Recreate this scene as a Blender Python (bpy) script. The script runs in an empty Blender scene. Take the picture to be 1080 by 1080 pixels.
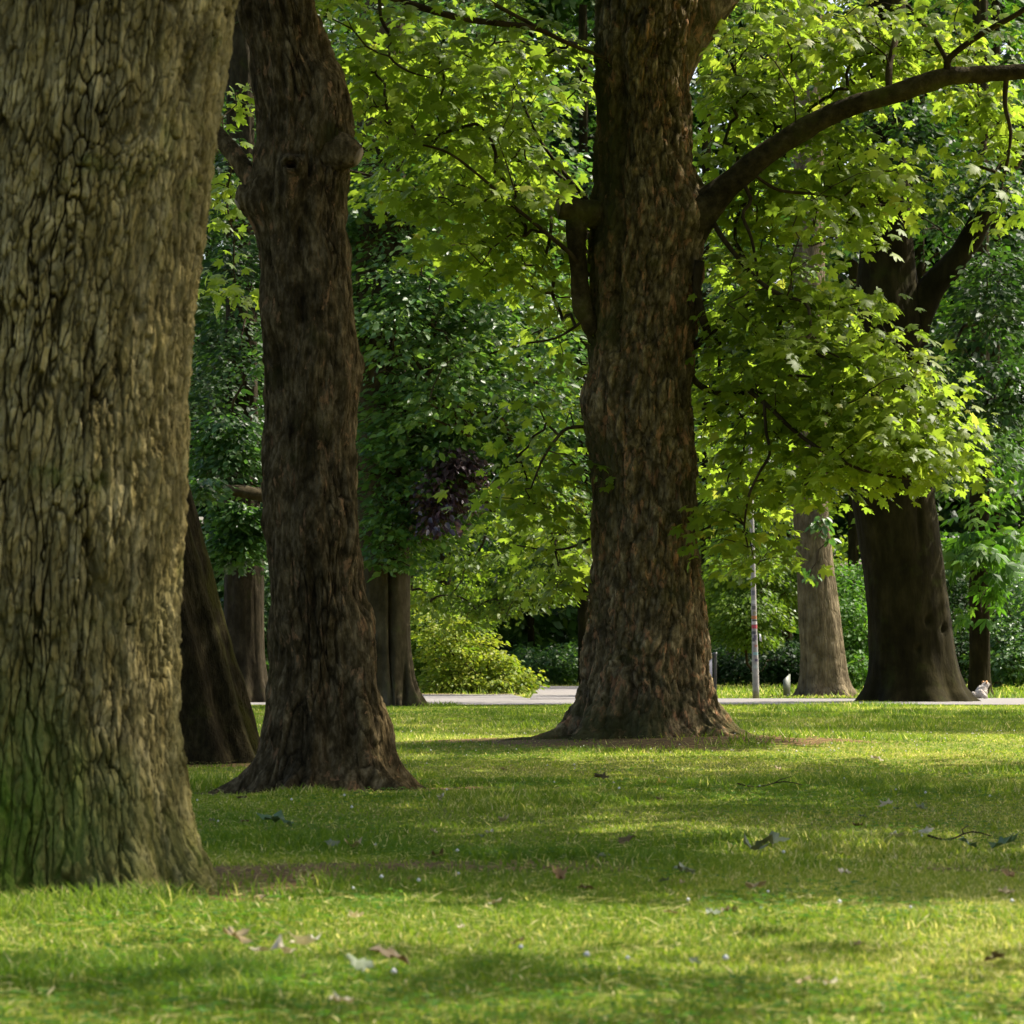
import bpy, math, random
import numpy as np
from mathutils import Vector

# ------------------------------------------------------------------ camera, sky, sun, exposure
S = bpy.context.scene
C = S.collection
F, HOR, CAMH = 3600.0, 700.0, 0.58          # focal length and horizon row in photo pixels (1080 square), eye height
cd = bpy.data.cameras.new('camera')
cam = bpy.data.objects.new('camera', cd); C.objects.link(cam)
cam.location = (0, 0, CAMH); cam.rotation_euler = (math.radians(90), 0, 0)
cd.sensor_width = 36; cd.lens = 36 * F / 1080; cd.shift_y = (HOR - 540) / 1080
cd.clip_start = 0.1; cd.clip_end = 1000
cd.dof.use_dof = True; cd.dof.focus_distance = 24.5; cd.dof.aperture_fstop = 14
S.camera = cam
SUN_EL, SUN_AZ = math.radians(51), math.radians(27)      # azimuth: degrees from the right (+x) towards the back (+y)
SV = np.array([math.cos(SUN_EL) * math.cos(SUN_AZ), math.cos(SUN_EL) * math.sin(SUN_AZ), math.sin(SUN_EL)])
w = bpy.data.worlds.new('World'); S.world = w; w.use_nodes = True
nt = w.node_tree; nt.nodes.clear()
wo = nt.nodes.new('ShaderNodeOutputWorld'); bg = nt.nodes.new('ShaderNodeBackground'); sk = nt.nodes.new('ShaderNodeTexSky')
sk.sky_type = 'NISHITA'; sk.sun_disc = False; sk.sun_elevation = SUN_EL; sk.sun_rotation = math.pi / 2 - SUN_AZ; sk.dust_density = 5.0; sk.ozone_density = 0.4
bg.inputs['Strength'].default_value = 0.15
nt.links.new(sk.outputs[0], bg.inputs[0]); nt.links.new(bg.outputs[0], wo.inputs[0])
sl = bpy.data.lights.new('sun', 'SUN'); sl.energy = 4.4; sl.angle = math.radians(0.53); sl.color = (1.0, 0.94, 0.82)
so = bpy.data.objects.new('sun', sl); C.objects.link(so)
so.rotation_euler = Vector(SV).to_track_quat('Z', 'Y').to_euler()
S.view_settings.view_transform = 'Standard'; S.view_settings.look = 'None'; S.view_settings.gamma = 1
S.view_settings.exposure = 1.42
S.render.engine = 'CYCLES'
cy = S.cycles
cy.max_bounces = 7; cy.diffuse_bounces = 4; cy.glossy_bounces = 2; cy.transmission_bounces = 4; cy.transparent_max_bounces = 4
cy.caustics_reflective = False; cy.caustics_refractive = False; cy.sample_clamp_indirect = 3.0

rng = np.random.default_rng(7)
random.seed(7)

def P(u, v, d):                                # photo pixel at distance d -> point in the world
    return np.array([(u - 540) / F * d, d, CAMH + (HOR - v) / F * d])

# ------------------------------------------------------------------ noise
def _h(ix, iy, iz, s=0):
    h = (ix.astype(np.int64) * 374761393 + iy.astype(np.int64) * 668265263 + iz.astype(np.int64) * 2147483647 % 4294967291 + iz.astype(np.int64) * 974634777 + s * 1274126177) & 0xFFFFFFFF
    h = ((h ^ (h >> 13)) * 1274126177) & 0xFFFFFFFF
    h = ((h ^ (h >> 16)) * 2246822519) & 0xFFFFFFFF
    h = h ^ (h >> 15)
    return (h & 0xFFFFFF) / float(0xFFFFFF)

def vnoise(p, s=0):
    i = np.floor(p).astype(np.int64); f = p - i; f = f * f * (3 - 2 * f)
    r = 0
    for dx in (0, 1):
        for dy in (0, 1):
            for dz in (0, 1):
                wgt = (f[..., 0] if dx else 1 - f[..., 0]) * (f[..., 1] if dy else 1 - f[..., 1]) * (f[..., 2] if dz else 1 - f[..., 2])
                r = r + wgt * _h(i[..., 0] + dx, i[..., 1] + dy, i[..., 2] + dz, s)
    return r

def fbm(p, o=4, s=0):
    r, a, t = 0, 0.5, 0
    for k in range(o):
        r = r + a * vnoise(p * (2.03 ** k), s + k); t += a; a *= 0.5
    return r / t

def voro(p, s=0):                              # nearest and second nearest cell distance, cell value
    i = np.floor(p).astype(np.int64); f = p - i
    f1 = np.full(p.shape[:-1], 9.0); f2 = f1.copy(); cid = np.zeros_like(f1)
    for dx in (-1, 0, 1):
        for dy in (-1, 0, 1):
            for dz in (-1, 0, 1):
                a, b, c = i[..., 0] + dx, i[..., 1] + dy, i[..., 2] + dz
                q = (dx + _h(a, b, c, s + 1) - f[..., 0]) ** 2 + (dy + _h(a, b, c, s + 2) - f[..., 1]) ** 2 + (dz + _h(a, b, c, s + 3) - f[..., 2]) ** 2
                q = np.sqrt(q)
                n = q < f1
                f2 = np.where(n, f1, np.minimum(f2, q)); cid = np.where(n, _h(a, b, c, s + 4), cid); f1 = np.where(n, q, f1)
    return f1, f2, cid

def terrace(v, n):                             # noise cut into ledges, as flakes of bark lie
    t = v * n; k = np.floor(t); return (k + sstep(.78, 1.0, t - k)) / n

def sstep(a, b, x):
    t = np.clip((x - a) / (b - a), 0, 1); return t * t * (3 - 2 * t)

def nrm(a):
    return a / np.maximum(np.linalg.norm(a, axis=-1, keepdims=True), 1e-9)

# ------------------------------------------------------------------ object helpers
def mesh_obj(name, verts, faces, mat, parent=None, smooth=False, loc=(0, 0, 0), attrs=None, fattrs=None, mats=None, midx=None):
    """verts (n,3) in world space, faces (m,k) with one k; loc = the owner's base, subtracted"""
    me = bpy.data.meshes.new(name)
    v = np.asarray(verts, np.float32) - np.asarray(loc, np.float32)
    f = np.asarray(faces, np.int32); m, k = f.shape
    me.vertices.add(len(v)); me.vertices.foreach_set('co', v.ravel())
    me.loops.add(m * k); me.loops.foreach_set('vertex_index', f.ravel())
    me.polygons.add(m); me.polygons.foreach_set('loop_start', np.arange(m, dtype=np.int32) * k)
    if smooth: me.polygons.foreach_set('use_smooth', np.ones(m, bool))
    for dom, dd in (('POINT', attrs), ('FACE', fattrs)):
        for kx, a in (dd or {}).items():
            at = me.attributes.new(kx, 'FLOAT', dom); at.data.foreach_set('value', np.asarray(a, np.float32).ravel())
    for mm in (mats or [mat]): me.materials.append(mm)
    if midx is not None: me.polygons.foreach_set('material_index', np.asarray(midx, np.int32))
    me.update(calc_edges=True); me.validate()
    o = bpy.data.objects.new(name, me); C.objects.link(o)
    if parent is not None: o.parent = parent
    else: o.location = loc
    return o

def tag(o, label=None, cat=None, group=None, kind=None):
    if label: o['label'] = label
    if cat: o['category'] = cat
    if group: o['group'] = group
    if kind: o['kind'] = kind
    return o

def empty(name, loc, label, cat, group=None):
    o = bpy.data.objects.new(name, None); C.objects.link(o); o.location = loc; o.empty_display_size = 0.2
    return tag(o, label, cat, group)

class MB:                                      # collects triangles
    def __init__(s): s.v, s.f, s.n = [], [], 0
    def add(s, v, f):
        v = np.asarray(v, float); f = np.asarray(f, int)
        if f.shape[1] == 4: f = np.vstack([f[:, [0, 1, 2]], f[:, [0, 2, 3]]])
        s.v.append(v); s.f.append(f + s.n); s.n += len(v)
    def box(s, c, size, rz=0.0, bev=0.0):
        hx, hy, hz = np.array(size) / 2
        b = min(bev, hx * .9, hy * .9, hz * .9)
        if b <= 0:
            v = [(x * hx, y * hy, z * hz) for z in (-1, 1) for x, y in ((-1, -1), (1, -1), (1, 1), (-1, 1))]
            f = [(3, 2, 1, 0), (4, 5, 6, 7), (0, 1, 5, 4), (1, 2, 6, 5), (2, 3, 7, 6), (3, 0, 4, 7)]
        else:                                  # chamfered all round: eight-sided rings
            def ring(ax, ay, z):
                return [(-ax + b, -ay, z), (ax - b, -ay, z), (ax, -ay + b, z), (ax, ay - b, z), (ax - b, ay, z), (-ax + b, ay, z), (-ax, ay - b, z), (-ax, -ay + b, z)]
            v = ring(hx - b, hy - b, -hz) + ring(hx, hy, -hz + b) + ring(hx, hy, hz - b) + ring(hx - b, hy - b, hz)
            f = []
            for r in range(3):
                for k in range(8): f.append((r * 8 + k, r * 8 + (k + 1) % 8, r * 8 + 8 + (k + 1) % 8, r * 8 + 8 + k))
            for k in range(1, 4):
                f.append((0, 9 - 2 * k - 1 if False else 8 - 2 * k + 1, 8 - 2 * k, 8 - 2 * k)) if False else None
            v2 = np.array(v)
            c0 = len(v); v = list(v) + [(0, 0, -hz), (0, 0, hz)]
            f = [list(q) for q in f]
            for k in range(8):
                f.append([c0, (k + 1) % 8, k, k]); f.append([c0 + 1, 24 + k, 24 + (k + 1) % 8, 24 + (k + 1) % 8])
        v = np.array(v, float); cs, sn = math.cos(rz), math.sin(rz)
        v = np.column_stack([v[:, 0] * cs - v[:, 1] * sn, v[:, 0] * sn + v[:, 1] * cs, v[:, 2]]) + np.array(c)
        f = np.array(f)
        t = np.vstack([f[:, [0, 1, 2]], f[:, [0, 2, 3]]]); t = t[(t[:, 0] != t[:, 1]) & (t[:, 1] != t[:, 2]) & (t[:, 0] != t[:, 2])]
        s.add(v, t)
    def tube(s, pts, rad, n=8, caps=True):
        v, f = tube_vf(pts, rad, n, caps); s.add(v, f)
    def build(s, name, mat, parent=None, loc=(0, 0, 0), smooth=False):
        return mesh_obj(name, np.vstack(s.v), np.vstack(s.f), mat, parent, smooth, loc)

def resample(pts, rad, step):
    pts = np.asarray(pts, float); rad = np.asarray(rad, float)
    n = len(pts)
    t = np.arange(n, dtype=float)
    L = np.r_[0, np.cumsum(np.linalg.norm(np.diff(pts, axis=0), axis=1))]
    m = max(4, int(L[-1] / step))
    q = np.linspace(0, L[-1], m); tt = np.interp(q, L, t)
    i = np.clip(np.floor(tt).astype(int), 0, n - 2); x = (tt - i)[:, None]
    g = lambda k: pts[np.clip(k, 0, n - 1)]
    a, b, c, d = g(i - 1), g(i), g(i + 1), g(i + 2)
    out = 0.5 * (2 * b + (c - a) * x + (2 * a - 5 * b + 4 * c - d) * x ** 2 + (3 * b - a - 3 * c + d) * x ** 3)
    return out, np.interp(tt, t, rad)

def tube_vf(pts, rad, n=8, caps=True, wob=0.0, seed=0):
    pts = np.asarray(pts, float); rad = np.broadcast_to(np.asarray(rad, float), (len(pts),))
    T = nrm(np.gradient(pts, axis=0))
    ref = np.array([0.13, 0.9, 0.3]) if abs(T[0] @ np.array([0.13, 0.9, 0.3])) < 0.9 else np.array([1.0, 0, 0])
    A = np.zeros_like(pts); prev = ref
    for k in range(len(pts)):
        a = prev - (prev @ T[k]) * T[k]; a /= max(np.linalg.norm(a), 1e-9); A[k] = a; prev = a
    B = np.cross(T, A)
    th = np.linspace(0, 2 * np.pi, n, endpoint=False)
    dirs = A[:, None] * np.cos(th)[None, :, None] + B[:, None] * np.sin(th)[None, :, None]
    R = rad[:, None]
    V = pts[:, None] + dirs * R[..., None]
    if wob:
        V = V + dirs * (R * wob * (fbm(V * np.array([9., 9., 9.]), 3, seed) - 0.5) * 2)[..., None]
    V = V.reshape(-1, 3); m = len(pts)
    i = np.arange(m - 1)[:, None] * n; k = np.arange(n)[None]; k2 = (k + 1) % n
    Q = np.stack([i + k, i + k2, i + n + k2, i + n + k], -1).reshape(-1, 4)
    Tt = np.vstack([Q[:, [0, 1, 2]], Q[:, [0, 2, 3]]])
    if caps:
        c = len(V); V = np.vstack([V, pts[:1], pts[-1:]]); kk = np.arange(n); k3 = (kk + 1) % n
        Tt = np.vstack([Tt, np.column_stack([np.full(n, c), k3, kk]), np.column_stack([np.full(n, c + 1), (m - 1) * n + kk, (m - 1) * n + k3])])
    return V, Tt

# ------------------------------------------------------------------ materials
def node_mat(name):
    m = bpy.data.materials.new(name); m.use_nodes = True; t = m.node_tree; t.nodes.clear()
    out = t.nodes.new('ShaderNodeOutputMaterial')
    def N(typ, **kw):
        n = t.nodes.new('ShaderNode' + typ)
        for k, val in kw.items():
            if k in n.inputs: n.inputs[k].default_value = val
            else: setattr(n, k, val)
        return n
    return m, t, out, N, t.links.new

def rgb(c): return (c[0], c[1], c[2], 1.0)

def ramp(N, stops):
    r = N('ValToRGB'); e = r.color_ramp.elements
    while len(e) < len(stops): e.new(0.5)
    for k, (p, c) in enumerate(stops): e[k].position = p; e[k].color = rgb(c)
    return r

def leaf_mat(name, stops, trans, tmix=0.45, rough=0.42, spec=0.4):
    m, t, out, N, L = node_mat(name)
    at = N('Attribute'); at.attribute_name = 'tone'
    cr = ramp(N, stops); L(at.outputs['Fac'], cr.inputs[0])
    p = N('BsdfPrincipled', Roughness=rough); p.inputs['Specular IOR Level'].default_value = spec
    L(cr.outputs[0], p.inputs['Base Color'])
    tr = N('BsdfTranslucent')
    mx = N('Mix', data_type='RGBA', blend_type='MULTIPLY'); mx.inputs[0].default_value = 1.0
    L(cr.outputs[0], mx.inputs[6]); mx.inputs[7].default_value = rgb(trans)
    L(mx.outputs[2], tr.inputs['Color'])
    ms = N('MixShader'); ms.inputs[0].default_value = tmix
    L(p.outputs[0], ms.inputs[1]); L(tr.outputs[0], ms.inputs[2]); L(ms.outputs[0], out.inputs[0])
    return m

def bark_mat(name, cols, moss=(0.05, 0.06, 0.012), moss_amt=0.3, patch=None, patch_amt=0.0, zs=0.25, sc=14.0, bump=0.5, crack=0.35, low_moss=0.0, vor=False):
    m, t, out, N, L = node_mat(name)
    tc = N('TexCoord'); mp = N('Mapping'); mp.inputs['Scale'].default_value = (1, 1, zs); L(tc.outputs['Object'], mp.inputs[0])
    n1 = N('TexNoise', Scale=sc, Detail=6.0, Roughness=0.65); L(mp.outputs[0], n1.inputs[0])
    n2 = N('TexNoise', Scale=sc * 0.22, Detail=4.0, Roughness=0.6); L(tc.outputs['Object'], n2.inputs[0])
    cr = ramp(N, [(0.33, cols[0]), (0.5, cols[1]), (0.68, cols[2])]); L(n1.outputs[0], cr.inputs[0])
    cr2 = ramp(N, [(0.3, [x * 0.5 for x in (1, .97, .93)]), (0.7, (1.35, 1.33, 1.3))]); L(n2.outputs[0], cr2.inputs[0])
    mu = N('Mix', data_type='RGBA', blend_type='MULTIPLY'); mu.inputs[0].default_value = 1
    L(cr.outputs[0], mu.inputs[6]); L(cr2.outputs[0], mu.inputs[7])
    col = mu.outputs[2]
    def mix(fac, c, col):
        x = N('Mix', data_type='RGBA'); L(fac, x.inputs[0]); L(col, x.inputs[6]); x.inputs[7].default_value = rgb(c); return x.outputs[2]
    def math_(op, a, b):
        x = N('Math', operation=op)
        for k, q in enumerate((a, b)):
            if isinstance(q, (int, float)): x.inputs[k].default_value = q
            else: L(q, x.inputs[k])
        return x.outputs[0]
    def mrange(v, a, b, c=0.0, d=1.0):
        x = N('MapRange'); L(v, x.inputs[0]); x.inputs[1].default_value = a; x.inputs[2].default_value = b; x.inputs[3].default_value = c; x.inputs[4].default_value = d; return x.outputs[0]
    if patch:
        mp2 = N('Mapping'); mp2.inputs['Scale'].default_value = (1, 1, 0.4); L(tc.outputs['Object'], mp2.inputs[0])
        n4 = N('TexNoise', Scale=sc * 0.55, Detail=5.0, Roughness=0.7); n4.inputs['Distortion'].default_value = 0.6; L(mp2.outputs[0], n4.inputs[0])
        col = mix(mrange(n4.outputs[0], 0.62 - 0.12 * patch_amt, 0.69 - 0.12 * patch_amt, 0, 0.85), patch, col)
    ac = N('Attribute'); ac.attribute_name = 'cell'
    mc = N('Mix', data_type='RGBA', blend_type='MULTIPLY'); mc.inputs[0].default_value = 1; L(col, mc.inputs[6])
    cc = N('CombineColor')
    for kk, gain in enumerate((0.9, 0.85, 0.75)): L(math_('ADD', math_('MULTIPLY', ac.outputs['Fac'], gain), 1.0), cc.inputs[kk])
    L(cc.outputs[0], mc.inputs[7]); col = mc.outputs[2]
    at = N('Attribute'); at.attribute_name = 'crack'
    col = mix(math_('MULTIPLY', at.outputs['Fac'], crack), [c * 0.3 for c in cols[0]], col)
    n3 = N('TexNoise', Scale=3.1, Detail=6.0, Roughness=0.62); L(tc.outputs['Object'], n3.inputs[0])
    mf = mrange(n3.outputs[0], 0.66 - 0.25 * moss_amt, 0.8 - 0.2 * moss_amt, 0, 0.8)
    if low_moss:
        sx = N('SeparateXYZ'); L(tc.outputs['Object'], sx.inputs[0])
        lm = math_('MULTIPLY', mrange(sx.outputs[2], 0.05, 0.9, low_moss, 0.0), mrange(n3.outputs[0], 0.4, 0.56))
        mf = math_('MAXIMUM', mf, lm)
    atm = N('Attribute'); atm.attribute_name = 'moss'
    mf = math_('MAXIMUM', mf, math_('MULTIPLY', atm.outputs['Fac'], mrange(n1.outputs[0], 0.3, 0.55, 0.3, 1)))
    col = mix(mf, moss, col)
    p = N('BsdfPrincipled', Roughness=0.9); p.inputs['Specular IOR Level'].default_value = 0.05
    L(col, p.inputs['Base Color'])
    b = N('Bump', Strength=bump, Distance=0.03)
    hgt = n1.outputs[0]
    n5 = N('TexNoise', Scale=sc * 3.2, Detail=4.0, Roughness=0.7); L(mp.outputs[0], n5.inputs[0])
    hgt = math_('ADD', hgt, math_('MULTIPLY', n5.outputs[0], 0.5))
    if vor:
        vo = N('TexVoronoi', Scale=sc * 1.1, feature='DISTANCE_TO_EDGE'); L(mp.outputs[0], vo.inputs[0])
        hgt = math_('ADD', hgt, mrange(vo.outputs[0], 0, 0.16, -0.4, 0.0))
    L(hgt, b.inputs['Height']); L(b.outputs[0], p.inputs['Normal'])
    L(p.outputs[0], out.inputs[0])
    return m

def plain_mat(name, c1, c2, sc=20.0, rough=0.6, bump=0.15, metal=0.0):
    m, t, out, N, L = node_mat(name)
    tc = N('TexCoord'); n1 = N('TexNoise', Scale=sc, Detail=5.0); L(tc.outputs['Object'], n1.inputs[0])
    cr = ramp(N, [(0.35, c1), (0.65, c2)]); L(n1.outputs[0], cr.inputs[0])
    p = N('BsdfPrincipled', Roughness=rough, Metallic=metal); L(cr.outputs[0], p.inputs['Base Color'])
    b = N('Bump', Strength=bump, Distance=0.01); L(n1.outputs[0], b.inputs['Height']); L(b.outputs[0], p.inputs['Normal'])
    L(p.outputs[0], out.inputs[0]); return m

M = {}
M['maple'] = leaf_mat('maple_leaf', [(0.0, (0.075, 0.120, 0.010)), (0.5, (0.120, 0.175, 0.014)), (0.9, (0.175, 0.220, 0.022)), (1.0, (0.20, 0.21, 0.03))], (1.85, 1.9, 1.6), 0.58, 0.5, 0.25)
M['beech'] = leaf_mat('beech_leaf', [(0.0, (0.028, 0.070, 0.019)), (0.6, (0.052, 0.112, 0.026)), (1.0, (0.092, 0.148, 0.030))], (2.0, 2.1, 1.0), 0.42, 0.42, 0.4)
M['lime'] = leaf_mat('lime_leaf', [(0.0, (0.050, 0.090, 0.010)), (0.6, (0.085, 0.140, 0.014)), (1.0, (0.14, 0.18, 0.02))], (1.9, 2.0, 1.1), 0.45, 0.5, 0.2)
M['shrub'] = leaf_mat('shrub_leaf', [(0.0, (0.055, 0.105, 0.010)), (0.5, (0.11, 0.165, 0.014)), (1.0, (0.21, 0.225, 0.025))], (1.8, 1.9, 1.1), 0.42, 0.5, 0.15)
M['chestnut'] = leaf_mat('chestnut_leaf', [(0.0, (0.030, 0.075, 0.010)), (0.6, (0.050, 0.118, 0.014)), (1.0, (0.085, 0.150, 0.020))], (1.9, 2.1, 1.0), 0.42, 0.5, 0.15)
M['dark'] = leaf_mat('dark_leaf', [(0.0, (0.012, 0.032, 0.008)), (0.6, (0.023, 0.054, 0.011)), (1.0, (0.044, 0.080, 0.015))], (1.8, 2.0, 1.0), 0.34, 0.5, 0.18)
M['purple'] = leaf_mat('copper_leaf', [(0.0, (0.03, 0.018, 0.026)), (0.6, (0.06, 0.035, 0.045)), (1.0, (0.12, 0.075, 0.08))], (1.5, 1.0, 1.0), 0.25, 0.32, 0.7)
M['grass'] = leaf_mat('grass_blade', [(0.0, (0.068, 0.125, 0.010)), (0.4, (0.138, 0.198, 0.018)), (0.72, (0.225, 0.260, 0.036)), (0.9, (0.34, 0.33, 0.10)), (1.0, (0.48, 0.42, 0.22))], (1.7, 1.7, 1.1), 0.42, 0.6, 0.10)
M['furrow'] = bark_mat('furrowed_bark', [(0.105, 0.082, 0.026), (0.195, 0.157, 0.062), (0.30, 0.25, 0.118)], (0.055, 0.095, 0.008), 0.25, zs=0.3, sc=22, bump=0.9, crack=1.0, low_moss=0.35)
M['twisted'] = bark_mat('dark_brown_bark', [(0.030, 0.021, 0.008), (0.086, 0.062, 0.027), (0.20, 0.150, 0.080)], (0.036, 0.034, 0.007), 0.3, (0.27, 0.150, 0.070), 0.32, zs=0.4, sc=34, bump=1.0, crack=0.75)
M['plate'] = bark_mat('flaking_plate_bark', [(0.058, 0.044, 0.019), (0.148, 0.113, 0.060), (0.29, 0.228, 0.138)], (0.042, 0.044, 0.012), 0.42, (0.36, 0.185, 0.095), 0.62, zs=0.5, sc=26, bump=1.0, crack=0.6)
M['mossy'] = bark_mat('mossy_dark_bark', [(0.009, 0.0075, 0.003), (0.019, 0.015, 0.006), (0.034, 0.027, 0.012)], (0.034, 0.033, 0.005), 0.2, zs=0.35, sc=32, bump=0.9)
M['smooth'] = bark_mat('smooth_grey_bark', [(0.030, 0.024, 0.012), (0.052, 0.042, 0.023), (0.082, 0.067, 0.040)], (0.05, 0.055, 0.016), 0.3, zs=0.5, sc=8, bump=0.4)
M['fine'] = bark_mat('fine_grey_bark', [(0.070, 0.056, 0.032), (0.125, 0.102, 0.062), (0.18, 0.15, 0.095)], (0.06, 0.052, 0.020), 0.3, zs=0.22, sc=16, bump=0.9, vor=True)
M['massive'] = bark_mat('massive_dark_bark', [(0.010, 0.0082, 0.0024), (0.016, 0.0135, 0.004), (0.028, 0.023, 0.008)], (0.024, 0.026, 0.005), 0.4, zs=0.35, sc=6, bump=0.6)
M['twig'] = bark_mat('twig_bark', [(0.022, 0.016, 0.010), (0.042, 0.032, 0.018), (0.075, 0.06, 0.038)], (0.06, 0.065, 0.012), 0.3, zs=0.6, sc=12, bump=0.4)
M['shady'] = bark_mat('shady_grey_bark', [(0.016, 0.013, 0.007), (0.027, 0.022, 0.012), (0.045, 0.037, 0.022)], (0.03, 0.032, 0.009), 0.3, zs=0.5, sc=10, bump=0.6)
M['limb'] = bark_mat('limb_bark', [(0.020, 0.016, 0.009), (0.040, 0.032, 0.017), (0.075, 0.06, 0.034)], (0.055, 0.06, 0.010), 0.4, zs=1, sc=14, bump=0.8)
M['cut'] = plain_mat('cut_wood', (0.13, 0.09, 0.05), (0.22, 0.16, 0.10), 30, 0.85)
M['greywood'] = plain_mat('grey_smooth_limb', (0.018, 0.0165, 0.013), (0.034, 0.031, 0.025), 9, 0.8)

# ------------------------------------------------------------------ ground
TREES_XY = {}                                   # mounds and bare soil round the trunks: x, y, mound radius, height, soil radius
MOUNDS = [(P(20, 0, 8.85)[0], 8.85, 0.75, -0.02, 0.92), (P(338, 0, 15.8)[0], 15.8, 0.8, -0.02, 0.60), (P(685, 0, 24.6)[0], 24.6, 1.6, 0.05, 1.4),
          (P(195, 0, 20.4)[0], 20.4, 0.9, 0.0, 0.85), (P(800, 0, 23.7)[0], 23.7, .7, .03, .62), (P(700, 0, 23.4)[0], 23.3, .5, .02, .55), (P(870, 0, 60)[0], 60, 1.0, 0.03, 1.1), (P(968, 0, 50.4)[0], 50.4, 1.6, 0.03, 1.0)]

def ground_z(x, y):
    x = np.asarray(x, float); y = np.asarray(y, float)
    p = np.stack([x * 0.35, y * 0.35, np.zeros_like(x)], -1)
    z = (fbm(p, 3, 11) - 0.5) * 0.07 * sstep(46, 38, y)
    for mx, my, r, h, _ in MOUNDS: z = z + h * np.exp(-((x - mx) ** 2 + (y - my) ** 2) / (r * r))
    return z

def soil_mask(x, y):
    s = np.zeros_like(x)
    for mx, my, _, _, r in MOUNDS:
        d = np.sqrt((x - mx) ** 2 + ((y - my) * 1.0) ** 2)
        nn = fbm(np.stack([x * 3, y * 3, np.zeros_like(x)], -1), 3, 5) - 0.5
        s = np.maximum(s, sstep(r * 1.25, r * 0.85, d + nn * 2.0 * min(r, 0.8)))
    # thin strip of bare earth and litter in front of the first trunk
    q = np.exp(-((y - (9.6 + 0.05 * x)) / 0.32) ** 2) * sstep(0.62, 0.72, 0.35 + 0.55 * fbm(np.stack([x * 1.2, y * 2, np.zeros_like(x)], -1), 3, 9))
    return np.clip(np.maximum(s, q * 1.2), 0, 1)

def path_near(x): return 47.6 - 0.0 * x + 0.25 * np.sin(x * 0.6)
def path_far(x): return np.where(x < 0.2, 63.0, 56.2) + 0.2 * np.sin(x * 0.9)
def on_path(x, y):
    a = (y > path_near(x)) & (y < path_far(x))
    b = (y >= 55) & (y < 85) & (x > 0.35 + (y - 60) * 0.012) & (x < 1.9 + (y - 56) * 0.03)
    return a | b

ys = np.unique(np.concatenate([np.linspace(-6, 4, 12), np.linspace(4, 30, 330), np.linspace(30, 60, 130), np.linspace(60, 150, 60), np.linspace(150, 600, 20)]))
xs = np.unique(np.concatenate([np.linspace(-300, -14, 24), np.linspace(-14, 14, 260), np.linspace(14, 300, 24)]))
X, Y = np.meshgrid(xs, ys)
Z = ground_z(X, Y)
nx, ny = len(xs), len(ys)
i = np.arange(ny - 1)[:, None] * nx; k = np.arange(nx - 1)[None]
Q = np.stack([i + k, i + k + 1, i + nx + k + 1, i + nx + k], -1).reshape(-1, 4)
m, t, out, N, L = node_mat('lawn_ground')
tc = N('TexCoord'); n1 = N('TexNoise', Scale=30.0, Detail=6.0); n2 = N('TexNoise', Scale=0.9, Detail=5.0); L(tc.outputs['Object'], n1.inputs[0]); L(tc.outputs['Object'], n2.inputs[0])
g1 = ramp(N, [(0.35, (0.075, 0.095, 0.012)), (0.55, (0.16, 0.170, 0.026)), (0.7, (0.26, 0.225, 0.075))]); L(n1.outputs[0], g1.inputs[0])
g2 = ramp(N, [(0.3, (0.75, 0.85, 0.8)), (0.7, (1.3, 1.15, 1.0))]); L(n2.outputs[0], g2.inputs[0])
mu = N('Mix', data_type='RGBA', blend_type='MULTIPLY'); mu.inputs[0].default_value = 1; L(g1.outputs[0], mu.inputs[6]); L(g2.outputs[0], mu.inputs[7])
s1 = ramp(N, [(0.35, (0.050, 0.030, 0.009)), (0.55, (0.115, 0.070, 0.024)), (0.72, (0.22, 0.15, 0.065))]); L(n1.outputs[0], s1.inputs[0])
at = N('Attribute'); at.attribute_name = 'soil'
mx = N('Mix', data_type='RGBA'); L(at.outputs['Fac'], mx.inputs[0]); L(mu.outputs[2], mx.inputs[6]); L(s1.outputs[0], mx.inputs[7])
p = N('BsdfPrincipled', Roughness=0.95); p.inputs['Specular IOR Level'].default_value = 0.1; L(mx.outputs[2], p.inputs['Base Color'])
b = N('Bump', Strength=0.8, Distance=0.02); L(n1.outputs[0], b.inputs['Height']); L(b.outputs[0], p.inputs['Normal']); L(p.outputs[0], out.inputs[0])
M['lawn'] = m
tag(mesh_obj('ground', np.stack([X, Y, Z], -1).reshape(-1, 3), Q, M['lawn'], None, True, attrs={'soil': soil_mask(X, Y)}), kind='structure')

# the pale gravel path: a sheet a few mm above the lawn, one arm across and one leading back
M['path'] = plain_mat('pale_gravel', (0.105, 0.094, 0.084), (0.16, 0.147, 0.134), 14, 0.9, 0.3)
M['verge'] = plain_mat('leaf_litter_edge', (0.16, 0.10, 0.05), (0.28, 0.2, 0.09), 9, 0.95, 0.4)
def sheet(name, x, y0, y1, z, mat, n=6):
    q = np.linspace(0, 1, n)[:, None]
    yy = y0[None] * (1 - q) + y1[None] * q; xx = np.broadcast_to(x[None], yy.shape)
    V = np.stack([xx, yy, ground_z(xx, yy) + z], -1).reshape(-1, 3); nn = len(x)
    i = np.arange(n - 1)[:, None] * nn; k = np.arange(nn - 1)[None]
    return tag(mesh_obj(name, V, np.stack([i + k, i + k + 1, i + nn + k + 1, i + nn + k], -1).reshape(-1, 4), mat, None, True), kind='structure')
px = np.linspace(-40, 40, 321)
sheet('path', px, path_near(px), path_far(px), 0.012, M['path'])
q = np.linspace(0, 1, 30)
yb = 55 + 31 * q
V = []
for y in yb:
    x0, x1 = 0.35 + (y - 60) * 0.012, 1.9 + (y - 56) * 0.03
    for s in np.linspace(0, 1, 7): V.append((x0 + (x1 - x0) * s, y, 0.018))
i = np.arange(29)[:, None] * 7; k = np.arange(6)[None]
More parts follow.
